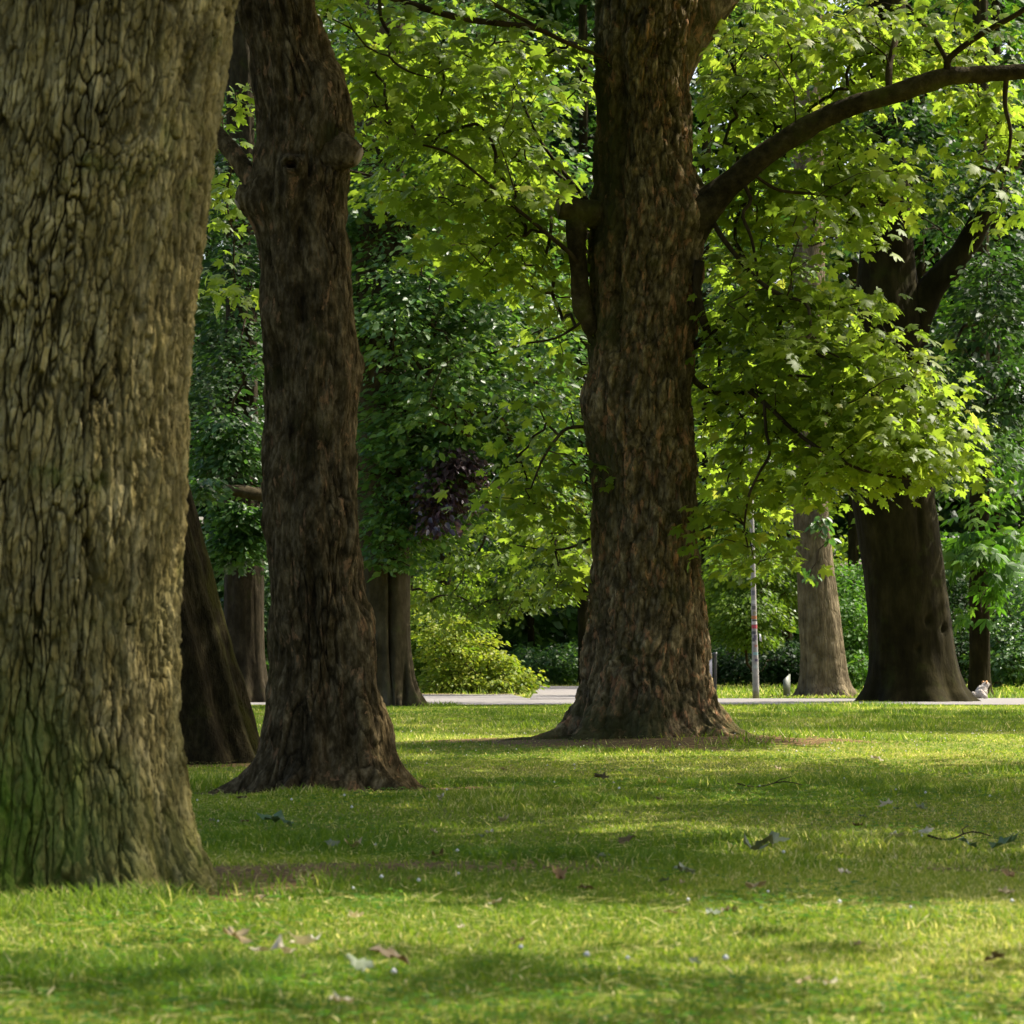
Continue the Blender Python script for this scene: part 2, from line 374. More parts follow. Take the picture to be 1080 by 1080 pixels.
tag(mesh_obj('path_branch', V, np.stack([i + k, i + k + 1, i + 7 + k + 1, i + 7 + k], -1).reshape(-1, 4), M['path'], None, True), kind='structure')
px2 = np.linspace(-40, 0.1, 161)
sheet('path_edge', px2, path_far(px2) + 0.0 * px2 - 0.05, path_far(px2) + 0.5 + 0.25 * np.sin(px2 * 3.1), 0.022, M['verge'], 3)
px3 = np.linspace(-1, 8, 60)
sheet('path_edge', px3, 85.5 + 0 * px3, 87.2 + 0.4 * np.sin(px3 * 3), 0.022, M['verge'], 3)

# ------------------------------------------------------------------ trunks
def trunk_grid(prof, d, zs, nth_, dep=0.95, lobes=None, lobe_h=0.5, lobe_amt=0.0, lean=0.0, seed=0, sm=1.0, roots=()):
    """prof rows: (photo row, left edge, right edge) at distance d -> grid of points, ring by ring"""
    prof = np.array(sorted(prof, key=lambda r: -r[0]), float)
    z = CAMH + (HOR - prof[:, 0]) / F * d
    xl = (prof[:, 1] - 540) / F * d; xr = (prof[:, 2] - 540) / F * d
    zz = np.asarray(zs)
    def itp(a):
        r = np.interp(zz, z, a)
        if sm:                                 # soften the corners of the outline
            q = np.linspace(zz[0], zz[-1], 1200); y = np.interp(q, z, a)
            for _ in range(2):
                kk = max(3, int(1200 * 0.05 * sm / (zz[-1] - zz[0]))) | 1
                y = np.convolve(np.pad(y, kk // 2, mode='edge'), np.ones(kk) / kk, 'valid')
            r = np.interp(zz, q, y)
        return r
    l, r = itp(xl), itp(xr)
    cx, R = (l + r) / 2, (r - l) / 2
    nth = nth_ if np.isscalar(nth_) else len(nth_)
    th = np.linspace(0, 2 * np.pi, nth, endpoint=False) if np.isscalar(nth_) else np.asarray(nth_)
    TH, ZZ = np.meshgrid(th, zz)
    RR = np.broadcast_to(R[:, None], TH.shape).copy()
    if lobes is not None:
        lb = np.zeros_like(TH)
        for a, wd in lobes:
            dd = (TH - math.radians(a) + np.pi) % (2 * np.pi) - np.pi
            lb = np.maximum(lb, np.exp(-(dd / math.radians(wd)) ** 2))
        RR *= 1 - lobe_amt * np.exp(-np.maximum(ZZ, 0) / lobe_h) * (1 - lb)
    for ang, A, h_, wd_ in roots:               # (direction, reach, height it sinks over, half width in degrees)
        dd = (TH - math.radians(ang) + 0.5 * np.maximum(0, .25 - ZZ) * math.sin(ang * 7.0) + np.pi) % (2 * np.pi) - np.pi
        RR += A * np.exp(-np.maximum(ZZ, -.02) / h_) * np.exp(-np.abs(dd / math.radians(wd_)) ** 1.6)
    Rmin = np.min(R[(zz > 0.6)]) if np.any(zz > 0.6) else R.min()
    dp = np.where(RR > Rmin * 1.6, 0.8, 1.0) if False else 1.0
    XX = cx[:, None] + RR * np.cos(TH)
    RY = RR
    YY = d + lean * ZZ + RY * dep * np.sin(TH)
    return np.stack([XX, YY, ZZ], -1), TH, ZZ, RR, cx, R

def grid_faces(nz, nth):
    i = np.arange(nz - 1)[:, None] * nth; k = np.arange(nth)[None]; k2 = (k + 1) % nth
    return np.stack([i + k, i + k2, i + nth + k2, i + nth + k], -1).reshape(-1, 4)

def finish_trunk(G, disp, mat, parent, base, name='trunk', crack=None, moss=None, cell=None):
    nz, nth = G.shape[:2]
    du = np.roll(G, -1, 1) - np.roll(G, 1, 1); dv = np.gradient(G, axis=0)
    n = nrm(np.cross(du, dv))
    G = G + n * disp[..., None]
    at = {}
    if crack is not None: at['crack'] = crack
    if moss is not None: at['moss'] = moss
    if cell is not None: at['cell'] = cell
    return mesh_obj(name, G.reshape(-1, 3), grid_faces(nz, nth), mat, parent, True, base, attrs=at)

def bump_at(G, u, v, d, su, sv, amp):           # swelling on the camera side of a trunk, sizes in photo pixels
    p = P(u, v, d)
    X, Z = G[..., 0], G[..., 2]
    front = (G[..., 1] < d + 0.02) * 1.0
    return amp * front * np.exp(-((X - p[0]) / (su / F * d)) ** 2 - ((Z - p[2]) / (sv / F * d)) ** 2)

def zlist(lo, vis, hi, dz, far=0.15):
    return np.r_[np.arange(lo, vis, dz), np.arange(vis, hi, far)]

# --- 1: broad furrowed trunk at the left edge
d1 = 8.85
b1 = P(20, 0, d1); b1[2] = 0
tree1 = empty('lime_tree', b1, 'broad pale trunk with deep corded bark filling the left edge', 'tree')
pr = [(-1400, 140, 380), (-700, 20, 322), (-100, -62, 256), (0, -75, 248), (100, -85, 234), (200, -96, 221), (300, -105, 208), (400, -114, 199), (500, -120, 195), (600, -124, 190), (700, -128, 187),
      (760, -132, 187), (800, -138, 190), (850, -148, 198), (880, -158, 204), (910, -172, 214), (940, -190, 228), (960, -205, 240)]
zs = zlist(-0.08, 2.5, 9, 0.0055)
front = np.r_[np.linspace(-2.9, .25, 760, endpoint=False), np.linspace(.25, 2 * np.pi - 2.9, 120, endpoint=False)]
G, TH, ZZ, RR, cx, R = trunk_grid(pr, d1, zs, front, 0.97, [(0, 30), (-55, 26), (-105, 28), (180, 30), (60, 30), (120, 30)], 0.25, 0.14, roots=[(-22, .07, .12, 13), (-62, .10, .10, 12), (-95, .14, .13, 12), (-130, .12, .1, 12), (8, .04, .10, 10), (-42, .05, .3, 9)])
q = np.stack([np.cos(TH) * 0.40, np.sin(TH) * 0.40, ZZ], -1)
knot = P(140, 150, d1)
w1 = (fbm(q * np.array([3, 3, 1.2]), 3, 1) - 0.5) * 0.16
w2 = (fbm(q * np.array([9, 9, 5]), 3, 2) - 0.5) * 0.035
kd = 0.6 * np.exp(-((G[..., 0] - knot[0]) / 0.16) ** 2 - ((ZZ - knot[2]) / 0.10) ** 2) * (np.sin(TH) < 0.3)
w3 = (fbm(q * np.array([26, 26, 14]), 3, 6) - 0.5) * 0.022
wz = fbm(np.stack([q[..., 0] * 6, q[..., 1] * 6, ZZ * 2.2], -1), 2, 12) - .5
kw = (1 + .5 * kd)
cord = np.stack([(q[..., 0] + w1 * 0.3 + w2 + w3) * 46, (q[..., 1] - w1 * 0.3 + w2 - w3) * 46, ZZ * 4.2 * kw + w1 * 3], -1)
f1, f2, cid = voro(cord, 3)
h1 = sstep(0.015, 0.115, f2 - f1)                       # cords
g1_, g2_, cid2 = voro(np.stack([cord[..., 0] * .9 + 7, cord[..., 1] * .9, ZZ * 22 + wz * 9 + w3 * 60], -1), 9)
h2 = sstep(0.0, 0.075, g2_ - g1_)                      # cross cracks that break the cords into blocks
deep = sstep(.42, .7, fbm(q * np.array([22, 22, 3]), 3, 13))
fine = fbm(q * np.array([80, 80, 60]), 4, 4) - 0.5
blk = sstep(.5, .62, fbm(q * np.array([3.2, 3.2, 1.8]), 3, 14))
disp = -(0.011 + 0.016 * deep) * (1 - h1) + 0.004 * (cid - 0.5) - (0.004 + .005 * blk) * (1 - h2) * h1 + 0.007 * (cid2 - .5) * h1 + 0.010 * fine + 0.030 * (terrace(fbm(q * np.array([30, 30, 12]), 3, 15), 9) - .5) + 0.022 * (fbm(q * np.array([5, 5, 3]), 3, 8) - 0.5) + 0.03 * kd
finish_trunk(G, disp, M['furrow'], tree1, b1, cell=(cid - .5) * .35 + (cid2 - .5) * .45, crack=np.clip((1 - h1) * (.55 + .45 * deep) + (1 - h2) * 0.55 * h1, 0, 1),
             moss=1.0 * np.clip(sstep(0.75, 0.2, ZZ) * sstep(0.36, 0.55, fbm(q * np.array([5, 5, 2]), 3, 21)) * sstep(0.62, -0.05, G[..., 0] - b1[0]), 0, 1))

# --- 2: dark twisted trunk with cut stubs
d2 = 15.8
b2 = P(338, 0, d2); b2[2] = 0
tree2 = empty('old_maple', b2, 'dark brown knobbly trunk with a sawn branch stub high on its right', 'tree')
pr = [(-1600, 150, 205), (-800, 185, 255), (-200, 226, 315), (-60, 240, 329), (0, 247, 334), (50, 256, 346), (85, 263, 360), (110, 267, 366), (150, 270, 366), (180, 266, 369), (205, 259, 368), (220, 258, 368), (240, 264, 368), (260, 268, 371), (300, 273, 373), (350, 276, 378),
      (400, 275, 380), (450, 276, 381), (500, 273, 381), (550, 274, 383), (600, 277, 386), (650, 281, 391), (700, 286, 397), (730, 284, 402), (760, 279, 409), (790, 270, 417), (810, 260, 426), (825, 249, 436), (838, 236, 446), (850, 225, 456)]
zs = zlist(-0.06, 3.8, 11, 0.0095)
G, TH, ZZ, RR, cx, R = trunk_grid(pr, d2, zs, 360, 0.95, [(0, 20), (180, 26), (-48, 16), (-100, 24), (60, 25), (120, 25)], 0.22, 0.32, sm=0.7, roots=[(-14, .08, .06, 9), (-40, .10, .09, 8), (-70, .06, .10, 9), (-104, .08, .08, 10), (-140, .09, .09, 9), (-172, .07, .06, 10), (12, .06, .07, 9), (-55, .05, .30, 7)])
q = np.stack([np.cos(TH) * 0.23, np.sin(TH) * 0.23, ZZ], -1)
w = fbm(q * np.array([4, 4, 1.6]), 3, 31) - 0.5
rid = fbm(np.stack([(q[..., 0] + w * .12) * 22, (q[..., 1] - w * .12) * 22, ZZ * 2.2], -1), 4, 32) - 0.5
lump = fbm(q * np.array([7, 7, 3.2]), 3, 33) - 0.5
f1, f2, cid = voro(np.stack([(q[..., 0] + w * .12) * 30, (q[..., 1] - w * .12) * 30, ZZ * 6 + w * 5], -1), 34)
mask = .35 + .65 * sstep(0.48, 0.6, fbm(q * np.array([5, 5, 1.5]), 3, 35) + 0.14 * np.cos(TH))
pl = sstep(0, 0.14, f2 - f1)
disp = -.014 + 0.045 * rid + 0.10 * lump - 0.013 * (1 - pl) * mask + .010 * (cid - .5) * mask + 0.02 * (fbm(q * np.array([34, 34, 9]), 4, 37) - .5) + 0.07 * (terrace(fbm(q * np.array([15, 15, 3.6]), 4, 39), 10) - .5) * (.35 + .65 * mask)
for (u, v, su, sv, a) in [(313, 182, 12, 10, 0.085), (352, 150, 26, 42, 0.06), (345, 172, 12, 10, -.05), (348, 95, 16, 32, 0.03), (262, 215, 14, 18, 0.03), (330, 400, 25, 60, 0.02), (312, 690, 20, 60, 0.02), (330, 560, 30, 30, 0.03), (292, 360, 14, 70, 0.02), (388, 700, 12, 80, 0.02)]:
    disp = disp + bump_at(G, u, v, d2, su, sv, a)
for (u, v, su, sv, a) in [(311, 183, 4.8, 3.4, -0.14), (313, 168, 12, 3, -.03), (330, 185, 3, 16, -.04), (318, 252, 4, 14, -0.03), (322, 330, 5, 20, -0.035), (290, 385, 5, 30, -0.04), (330, 460, 9, 26, -0.03), (300, 100, 4, 60, -0.025), (352, 730, 6, 60, -0.035), (335, 640, 5, 40, -0.03), (285, 205, 5, 40, -0.04), (372, 760, 7, 40, -0.05), (320, 800, 9, 40, -0.05)]:
    disp = disp + bump_at(G, u, v, d2, su, sv, a)
hollow = np.zeros_like(TH)                       # darker bark colour over the hollows and the eye of the old knot
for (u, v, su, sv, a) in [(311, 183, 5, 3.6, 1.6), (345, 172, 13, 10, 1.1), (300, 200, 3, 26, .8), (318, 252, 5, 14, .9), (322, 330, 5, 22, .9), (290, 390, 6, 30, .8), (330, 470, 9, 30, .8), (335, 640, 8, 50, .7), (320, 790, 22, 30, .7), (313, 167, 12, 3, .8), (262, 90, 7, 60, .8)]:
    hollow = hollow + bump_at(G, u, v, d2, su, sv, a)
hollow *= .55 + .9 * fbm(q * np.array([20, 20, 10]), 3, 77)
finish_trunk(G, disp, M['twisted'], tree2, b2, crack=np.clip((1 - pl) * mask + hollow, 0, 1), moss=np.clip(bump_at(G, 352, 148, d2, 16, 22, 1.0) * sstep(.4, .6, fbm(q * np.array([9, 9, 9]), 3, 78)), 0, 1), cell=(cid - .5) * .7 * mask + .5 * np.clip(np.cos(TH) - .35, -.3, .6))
def stub(parent, base, pts, rad, mat, name='branch_stub', endmat=None, n=20, wob=0.14, seed=3, step=0.03):
    p, r = resample(pts, rad, step)
    V, T = tube_vf(p, r, n, True, wob, seed)
    o = mesh_obj(name, V, T, mat, parent, True, base)
    if endmat:                                   # sawn face, a little disc proud of the end
        c = p[-1]; tdir = nrm(p[-1] - p[-2]); rr = r[-1] * 0.86
        V2, T2 = tube_vf(np.array([c - tdir * 0.01, c + tdir * 0.004]), [rr, rr], n)
        ch = mesh_obj('sawn_face', V2, T2, endmat, o, False, base)
    return o
stub(tree2, b2, [P(340, 160, d2 - .02), P(358, 160, d2 - .12), P(374, 163, d2 - .15), P(378, 165, d2 - .155)], np.array([26, 22, 13, 11]) / F * d2, M['twisted'], endmat=M['cut'])
stub(tree2, b2, [P(262, 206, d2 - .03), P(254, 215, d2 - .06), P(251, 216, d2 - .06)], np.array([15, 10, 7]) / F * d2, M['twisted'], seed=9, endmat=M['cut'])
stub(tree2, b2, [P(275, 200, d2), P(264, 187, d2 + .02), P(248, 164, d2 + .06), P(226, 138, d2 + .15), P(190, 95, d2 + .4), P(120, 20, d2 + .9), P(0, -160, d2 + 1.5)], np.array([14, 10.5, 9.5, 9, 8, 7, 5]) / F * d2, M['twisted'], name='limb', seed=5)

# --- 3: the central plane-barked maple
d3 = 24.6
b3 = P(685, 0, d3); b3[2] = 0.02
tree3 = empty('sycamore_maple', b3, 'central trunk with flaking brown bark and a long arching limb on its right', 'tree')
pr = [(-1300, 655, 700), (-500, 648, 728), (-120, 640, 744), (-40, 634, 740), (0, 628, 740), (60, 628, 728), (100, 629, 727), (150, 628, 728), (180, 627, 730), (205, 626, 738), (230, 625, 744), (260, 623, 740), (300, 623, 735), (350, 622, 732), (395, 618, 730), (425, 614, 730), (455, 617, 731), (500, 622, 732),
      (550, 623, 735), (600, 623, 741), (650, 620, 746), (700, 614, 750), (720, 611, 753), (740, 605, 758), (760, 597, 768), (775, 586, 784), (785, 572, 806), (793, 548, 842), (800, 530, 870)]
zs = zlist(-0.05, 5.6, 14, 0.0125)
G, TH, ZZ, RR, cx, R = trunk_grid(pr, d3, zs, 340, 0.95, [(0, 17), (-35, 14), (180, 20), (-80, 22), (-130, 16), (50, 22), (110, 25)], 0.22, 0.30, sm=0.8, roots=[(-12, .50, .055, 8), (-32, .34, .075, 8), (-58, .22, .08, 9), (-84, .30, .07, 9), (-112, .20, .08, 9), (-140, .28, .07, 9), (-166, .40, .055, 8), (14, .3, .06, 9), (-45, .08, .35, 7), (-100, .07, .4, 8)])
q = np.stack([np.cos(TH) * 0.38, np.sin(TH) * 0.38, ZZ], -1)
w = fbm(q * np.array([6, 6, 4]), 3, 41) - 0.5
f1, f2, cid = voro(np.stack([(q[..., 0] + w * .06) * 17, (q[..., 1] - w * .06) * 17, ZZ * 6.5 + w * 3], -1), 42)
a1, a2, cid2 = voro(np.stack([(q[..., 0] + w * .05) * 33, (q[..., 1] - w * .05) * 33, ZZ * 10 + w * 4], -1), 46)
pl = sstep(0, 0.22, f2 - f1); pl2 = sstep(0, .25, a2 - a1)
lump = fbm(q * np.array([3.5, 3.5, 1.6]), 3, 43) - 0.5
disp = 0.012 * (cid - 0.5) * 2 - 0.010 * (1 - pl) + 0.007 * (cid2 - .5) - 0.006 * (1 - pl2) + 0.06 * lump + 0.008 * (fbm(q * np.array([40, 40, 18]), 3, 44) - 0.5) + 0.075 * (terrace(fbm(q * np.array([13, 13, 5.5]), 4, 47), 11) - .5)
low = sstep(0.5, 0.1, ZZ)
disp = disp + low * 0.05 * (fbm(q * np.array([7, 7, 12]), 4, 45) - 0.5)
for (u, v, su, sv, a) in [(730, 225, 20, 28, 0.05), (738, 288, 10, 22, 0.04), (620, 430, 12, 26, 0.03), (640, 330, 14, 90, 0.04), (690, 45, 12, 60, 0.02)]:
    disp = disp + bump_at(G, u, v, d3, su, sv, a)
for (u, v, su, sv, a) in [(652, 150, 5, 160, -0.06), (650, 300, 4, 60, -0.05), (705, 215, 8, 8, -0.03), (712, 235, 5, 6, -0.03), (740, 275, 5, 10, -.02)]:
    disp = disp + bump_at(G, u, v, d3, su, sv, a)
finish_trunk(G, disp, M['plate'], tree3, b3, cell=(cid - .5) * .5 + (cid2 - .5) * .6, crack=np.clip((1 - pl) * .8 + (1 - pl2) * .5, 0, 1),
             moss=np.clip(0.9 * sstep(b3[0] - 0.10, b3[0] - 0.3, G[..., 0]) * sstep(0.9, 2.4, ZZ) * sstep(.38, .6, fbm(q * np.array([4, 4, 2]), 3, 48)) + low * 0.8 * sstep(.4, .55, fbm(q * np.array([6, 6, 8]), 3, 49)), 0, 1))
# fork that leaves the top of the frame
stub(tree3, b3, [P(700, 75, d3 + .05), P(722, 35, d3 + .05), P(748, 0, d3 + .08), P(790, -60, d3 + .2), P(850, -160, d3 + .5), P(930, -330, d3 + .9)], np.array([30, 29, 27, 24, 20, 14]) / F * d3, M['plate'], name='limb', n=28, wob=0.1, seed=12)
LIMB = [P(718, 238, d3 - .02), P(738, 222, d3 - .10), P(765, 198, d3 - .15), P(800, 168, d3 - .2), P(830, 147, d3 - .25), P(862, 128, d3 - .3), P(900, 111, d3 - .35), P(940, 100, d3 - .38), P(975, 88, d3 - .4), P(1003, 80, d3 - .4), P(1040, 78, d3 - .35), P(1085, 75, d3 - .3), P(1200, 62, d3 - .1), P(1330, 20, d3 + .3), P(1450, -60, d3 + .7)]
stub(tree3, b3, LIMB, np.array([33, 23, 14, 12.5, 11.7, 11, 10.3, 10, 10.3, 9.5, 8.5, 8, 7, 5.5, 4]) / F * d3, M['limb'], name='limb', wob=0.16, seed=14, n=22)
stub(tree3, b3, [P(640, 232, d3 - .08), P(624, 226, d3 - .16), P(608, 223, d3 - .22), P(597, 221, d3 - .25), P(588, 220, d3 - .27)], np.array([16, 14, 13, 12, 10.5]) / F * d3, M['limb'], endmat=M['cut'], seed=17, wob=.3)
stub(tree3, b3, [P(628, 345, d3 - .12), P(617, 330, d3 - .18), P(612, 305, d3 - .2), P(610, 278, d3 - .21), P(608, 252, d3 - .22), P(607, 228, d3 - .22)], np.array([13, 10.5, 9.5, 9, 10, 11]) / F * d3, M['limb'], name='limb', seed=18, wob=.28)
BR3 = [  # lower boughs of the central tree: (points, radii in px)
    ([(738, 275), (735, 305), (741, 335), (746, 350), (737, 362), (727, 372), (727, 390), (736, 405), (755, 414), (775, 416), (790, 411), (806, 402), (835, 396), (870, 400)], [7, 6.5, 6.5, 6, 5.5, 5, 5, 4.8, 4.5, 4.3, 4, 3, 2.4, 1.6], -.25, .3),
    ([(790, 412), (812, 430), (835, 452), (862, 472), (890, 488), (925, 500), (960, 505)], [3.6, 3.4, 3.1, 2.8, 2.4, 2, 1.3], -.25, -.6),
    ([(806, 425), (808, 455), (812, 478), (800, 500), (790, 522), (786, 545), (785, 558), (789, 577)], [2.6, 2.3, 2.2, 2, 1.8, 1.6, 1.4, 1], -.3, -.4),
    ([(748, 225), (757, 243), (775, 268), (800, 296), (825, 312), (850, 320), (856, 345), (865, 365), (885, 377)], [4.5, 3.8, 3.5, 3.3, 3, 2.6, 2, 1.8, 1.2], -.1, -.7),
    ([(785, 195), (792, 212), (783, 226), (792, 250), (798, 280), (799, 298)], [3.4, 3.2, 2.8, 2.2, 1.9, 1.4], -.2, -.3),
    ([(790, 180), (820, 200), (860, 205), (900, 214), (940, 216)], [2.8, 2.5, 2.1, 1.6, 1], -.2, .4),
    ([(938, 100), (938, 70), (946, 35), (950, 5), (960, -40)], [5.5, 5, 4.8, 4.2, 3], -.38, .2),
    ([(1000, 82), (999, 66), (1008, 55), (1040, 33), (1080, 10), (1130, -30)], [6, 5, 4.5, 4.2, 3.8, 3], -.4, -.6),
    ([(999, 64), (985, 40), (965, 15), (945, -10)], [3.6, 3, 2.6, 2], -.4, -.1),
    ([(1062, 76), (1060, 110), (1066, 140), (1062, 175)], [4, 3.2, 2.6, 1.6], -.33, -.2),
    ([(612, 285), (604, 270), (575, 245), (540, 216), (505, 185), (470, 160), (430, 150)], [4.5, 3.3, 3, 2.7, 2.3, 1.9, 1.2], -.2, -.8),
    ([(622, 215), (605, 195), (585, 170), (565, 140), (548, 100)], [3.6, 3.2, 2.8, 2.2, 1.4], .1, .5),
    ([(618, 450), (598, 452), (585, 465), (572, 485), (560, 515)], [3, 2.6, 2.3, 1.9, 1.2], 0, -.4),
    ([(618, 335), (606, 345), (585, 357), (555, 362)], [2.6, 2.2, 1.8, 1.2], -.15, -.3),
    ([(622, 568), (600, 578), (575, 580), (545, 575)], [2.2, 1.9, 1.5, 1], .1, .3),
    ([(640, 62), (600, 46), (565, 30), (530, 25), (490, 20), (445, 8), (400, -8), (330, -40)], [2.0, 3.2, 4, 4.4, 4.6, 5, 5.4, 6], -.3, -1.2),
    ([(570, 30), (535, 12), (500, -8), (470, -30)], [2.6, 3, 3.4, 4], -.7, -.9),
    ([(400, -5), (402, 20), (412, 40), (411, 60), (430, 75), (455, 82)], [2.6, 2.4, 2.2, 1.8, 1.4, 1], -1.1, -1.2),
]
nodes3 = []
for pts, rad, da, db in BR3:
    pp = [P(u, v, d3 + da + (db - da) * k / (len(pts) - 1)) for k, (u, v) in enumerate(pts)]
    p_, r_ = resample(pp, np.array(rad) * .72 / F * d3, 0.05)
    V, T = tube_vf(p_, r_, 8, True, 0.2, 6); mesh_obj('bough', V, T, M['twig'], tree3, True, b3)
    nodes3 += [p_[k] for k in range(2, len(p_), 3)]
p_, _ = resample(LIMB, np.ones(len(LIMB)), 0.2); nodes3 += list(p_[4:])

# --- 4: leaning mossy trunk behind the first
d4 = 20.5
b4 = P(195, 0, d4); b4[2] = 0
tree4 = empty('leaning_tree', b4, 'nearly black leaning trunk with a mossy right edge behind the broad left trunk', 'tree')
pr = [(-900, -260, -190), (0, -60, 40), (200, -10, 105), (400, 40, 172), (485, 58, 195), (520, 66, 203), (560, 74, 213), (600, 82, 224), (650, 92, 237), (700, 100, 250), (740, 104, 262), (770, 104, 272), (790, 100, 281), (805, 94, 290), (818, 86, 298)]
zs = zlist(-0.08, 5, 9.5, 0.02)
G, TH, ZZ, RR, cx, R = trunk_grid(pr, d4, zs, 220, 0.95, [(0, 14), (-30, 12), (-62, 14), (-100, 16), (-140, 18), (180, 20), (60, 25), (120, 25)], 1.6, 0.16, lean=0.02)
q = np.stack([np.cos(TH) * 0.45, np.sin(TH) * 0.45, ZZ], -1)
disp = 0.05 * (fbm(np.stack([q[..., 0] * 14, q[..., 1] * 14, ZZ * 1.4], -1), 4, 52) - 0.5) + 0.05 * (fbm(q * 3, 3, 53) - 0.5)
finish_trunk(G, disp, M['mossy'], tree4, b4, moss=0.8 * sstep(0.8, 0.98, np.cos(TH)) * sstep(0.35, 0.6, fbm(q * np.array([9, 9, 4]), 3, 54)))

# --- 5..9: farther trunks
def far_trunk(name, label, prof, d, u0, mat, nth=150, dz=0.035, top=12, lobes=None, lh=0.3, la=0.0, amp=0.05, st=(8, 8, 1.2), groove=None, vis=None, seed=60, sm=1.0):
    b = P(u0, 0, d); b[2] = 0
    t = empty(name, b, label, 'tree')
    zs = zlist(-0.06, vis or (CAMH + 700 / F * d), top, dz, 0.3)
    G, TH, ZZ, RR, cx, R = trunk_grid(prof, d, zs, nth, 0.95, lobes, lh, la, sm=sm)
    q = np.stack([np.cos(TH) * 0.4, np.sin(TH) * 0.4, ZZ], -1)
    disp = amp * (fbm(q * np.array(st), 4, seed) - 0.5) + amp * (fbm(q * np.array([3, 3, .8]), 3, seed + 3) - 0.5)
    for (u, v, su, sv, a) in groove or []: disp = disp + bump_at(G, u, v, d, su, sv, a)
    finish_trunk(G, disp, mat, t, b)
    return t, b
d5 = 50.5
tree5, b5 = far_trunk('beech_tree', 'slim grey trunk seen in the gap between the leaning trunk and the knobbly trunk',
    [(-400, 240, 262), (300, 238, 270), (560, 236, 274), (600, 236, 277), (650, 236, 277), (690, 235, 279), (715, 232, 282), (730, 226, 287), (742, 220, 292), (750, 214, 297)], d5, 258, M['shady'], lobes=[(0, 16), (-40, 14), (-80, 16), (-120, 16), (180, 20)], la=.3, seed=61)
d6 = 46.4
tree6, b6 = far_trunk('beech_tree', 'fluted twin-stemmed grey trunk just right of the dark knobbly trunk',
    [(-700, 390, 425), (200, 376, 428), (500, 372, 431), (600, 374, 431), (650, 374, 432), (690, 374, 434), (715, 372, 438), (730, 368, 443), (742, 362, 451), (750, 356, 458)], d6, 404, M['smooth'], nth=200, lobes=[(0, 14), (-30, 10), (-72, 16), (-115, 18), (180, 20)], lh=.5, la=.34,
    groove=[(414, 640, 2.6, 130, -0.14), (428, 730, 1.8, 25, -0.1), (421, 738, 1.5, 12, -0.08), (395, 700, 3, 60, -0.05)], amp=.04, seed=64)
d7 = 60.0
tree7, b7 = far_trunk('lime_tree', 'pale grey finely ridged trunk standing beyond the path, right of the lamp post',
    [(-300, 842, 866), (300, 836, 870), (500, 833, 873), (550, 837, 874), (600, 840, 879), (650, 842, 886), (690, 844, 891), (712, 843, 894), (724, 841, 898), (733, 836, 906), (740, 828, 914)], d7, 868, M['fine'], lobes=[(0, 22), (180, 22), (-60, 20), (-120, 20)], la=.25, amp=.05, seed=67)
d8 = 50.2
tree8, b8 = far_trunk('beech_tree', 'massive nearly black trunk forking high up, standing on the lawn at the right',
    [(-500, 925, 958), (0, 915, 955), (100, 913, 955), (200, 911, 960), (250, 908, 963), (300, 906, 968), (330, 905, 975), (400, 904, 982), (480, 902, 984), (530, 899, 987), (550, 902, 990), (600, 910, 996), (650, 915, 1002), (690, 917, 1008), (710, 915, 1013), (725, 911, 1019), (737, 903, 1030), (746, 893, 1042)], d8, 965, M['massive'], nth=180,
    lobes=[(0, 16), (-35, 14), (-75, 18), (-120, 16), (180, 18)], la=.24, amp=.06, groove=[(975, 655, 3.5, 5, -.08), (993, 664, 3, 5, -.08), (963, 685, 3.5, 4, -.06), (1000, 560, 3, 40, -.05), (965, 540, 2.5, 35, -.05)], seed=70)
stub(tree8, b8, [P(950, 365, d8), P(966, 335, d8 - .05), P(985, 300, d8 - .1), P(1008, 275, d8 - .15), P(1030, 240, d8 - .2), P(1046, 205, d8 - .2), P(1062, 178, d8 - .2), P(1090, 130, d8 - .1), P(1140, 40, d8 + .3), P(1190, -120, d8 + .8)], np.array([24, 18, 14, 13, 12, 12, 11, 10, 8, 6]) / F * d8, M['massive'], name='limb', step=.12)
stub(tree8, b8, [P(1040, 222, d8 - .2), P(1025, 208, d8 - .3), P(1000, 196, d8 - .4), P(978, 188, d8 - .5)], np.array([8, 6, 4.5, 3]) / F * d8, M['massive'], name='limb', step=.12, seed=8)
stub(tree8, b8, [P(980, 440, d8), P(1010, 428, d8 - .5), P(1050, 424, d8 - .9), P(1100, 424, d8 - 1.2)], np.array([8, 5.5, 4.5, 3.5]) / F * d8, M['massive'], name='limb', step=.12, seed=9)
d9 = 58.0
tree9, b9 = far_trunk('chestnut_tree', 'slim dark trunk behind the small white dog at the right',
    [(-200, 1026, 1042), (500, 1024, 1043), (650, 1023, 1044), (710, 1022, 1045), (728, 1020, 1047), (738, 1015, 1052)], d9, 1034, M['massive'], nth=80, top=9, seed=73)
# the grey cut limb held out level behind the leaning trunk
stub(tree5, b5, [P(262, 560, d5), P(290, 545, d5 - 1.2), P(286, 527, d5 - 2.0), P(266, 520, d5 - 2.4), P(243, 517, d5 - 2.6), P(220, 516, d5 - 2.8)], np.array([8, 8, 7, 6.5, 5.5, 4.5]) / F * d5, M['smooth'], name='limb', step=.05, wob=.2)

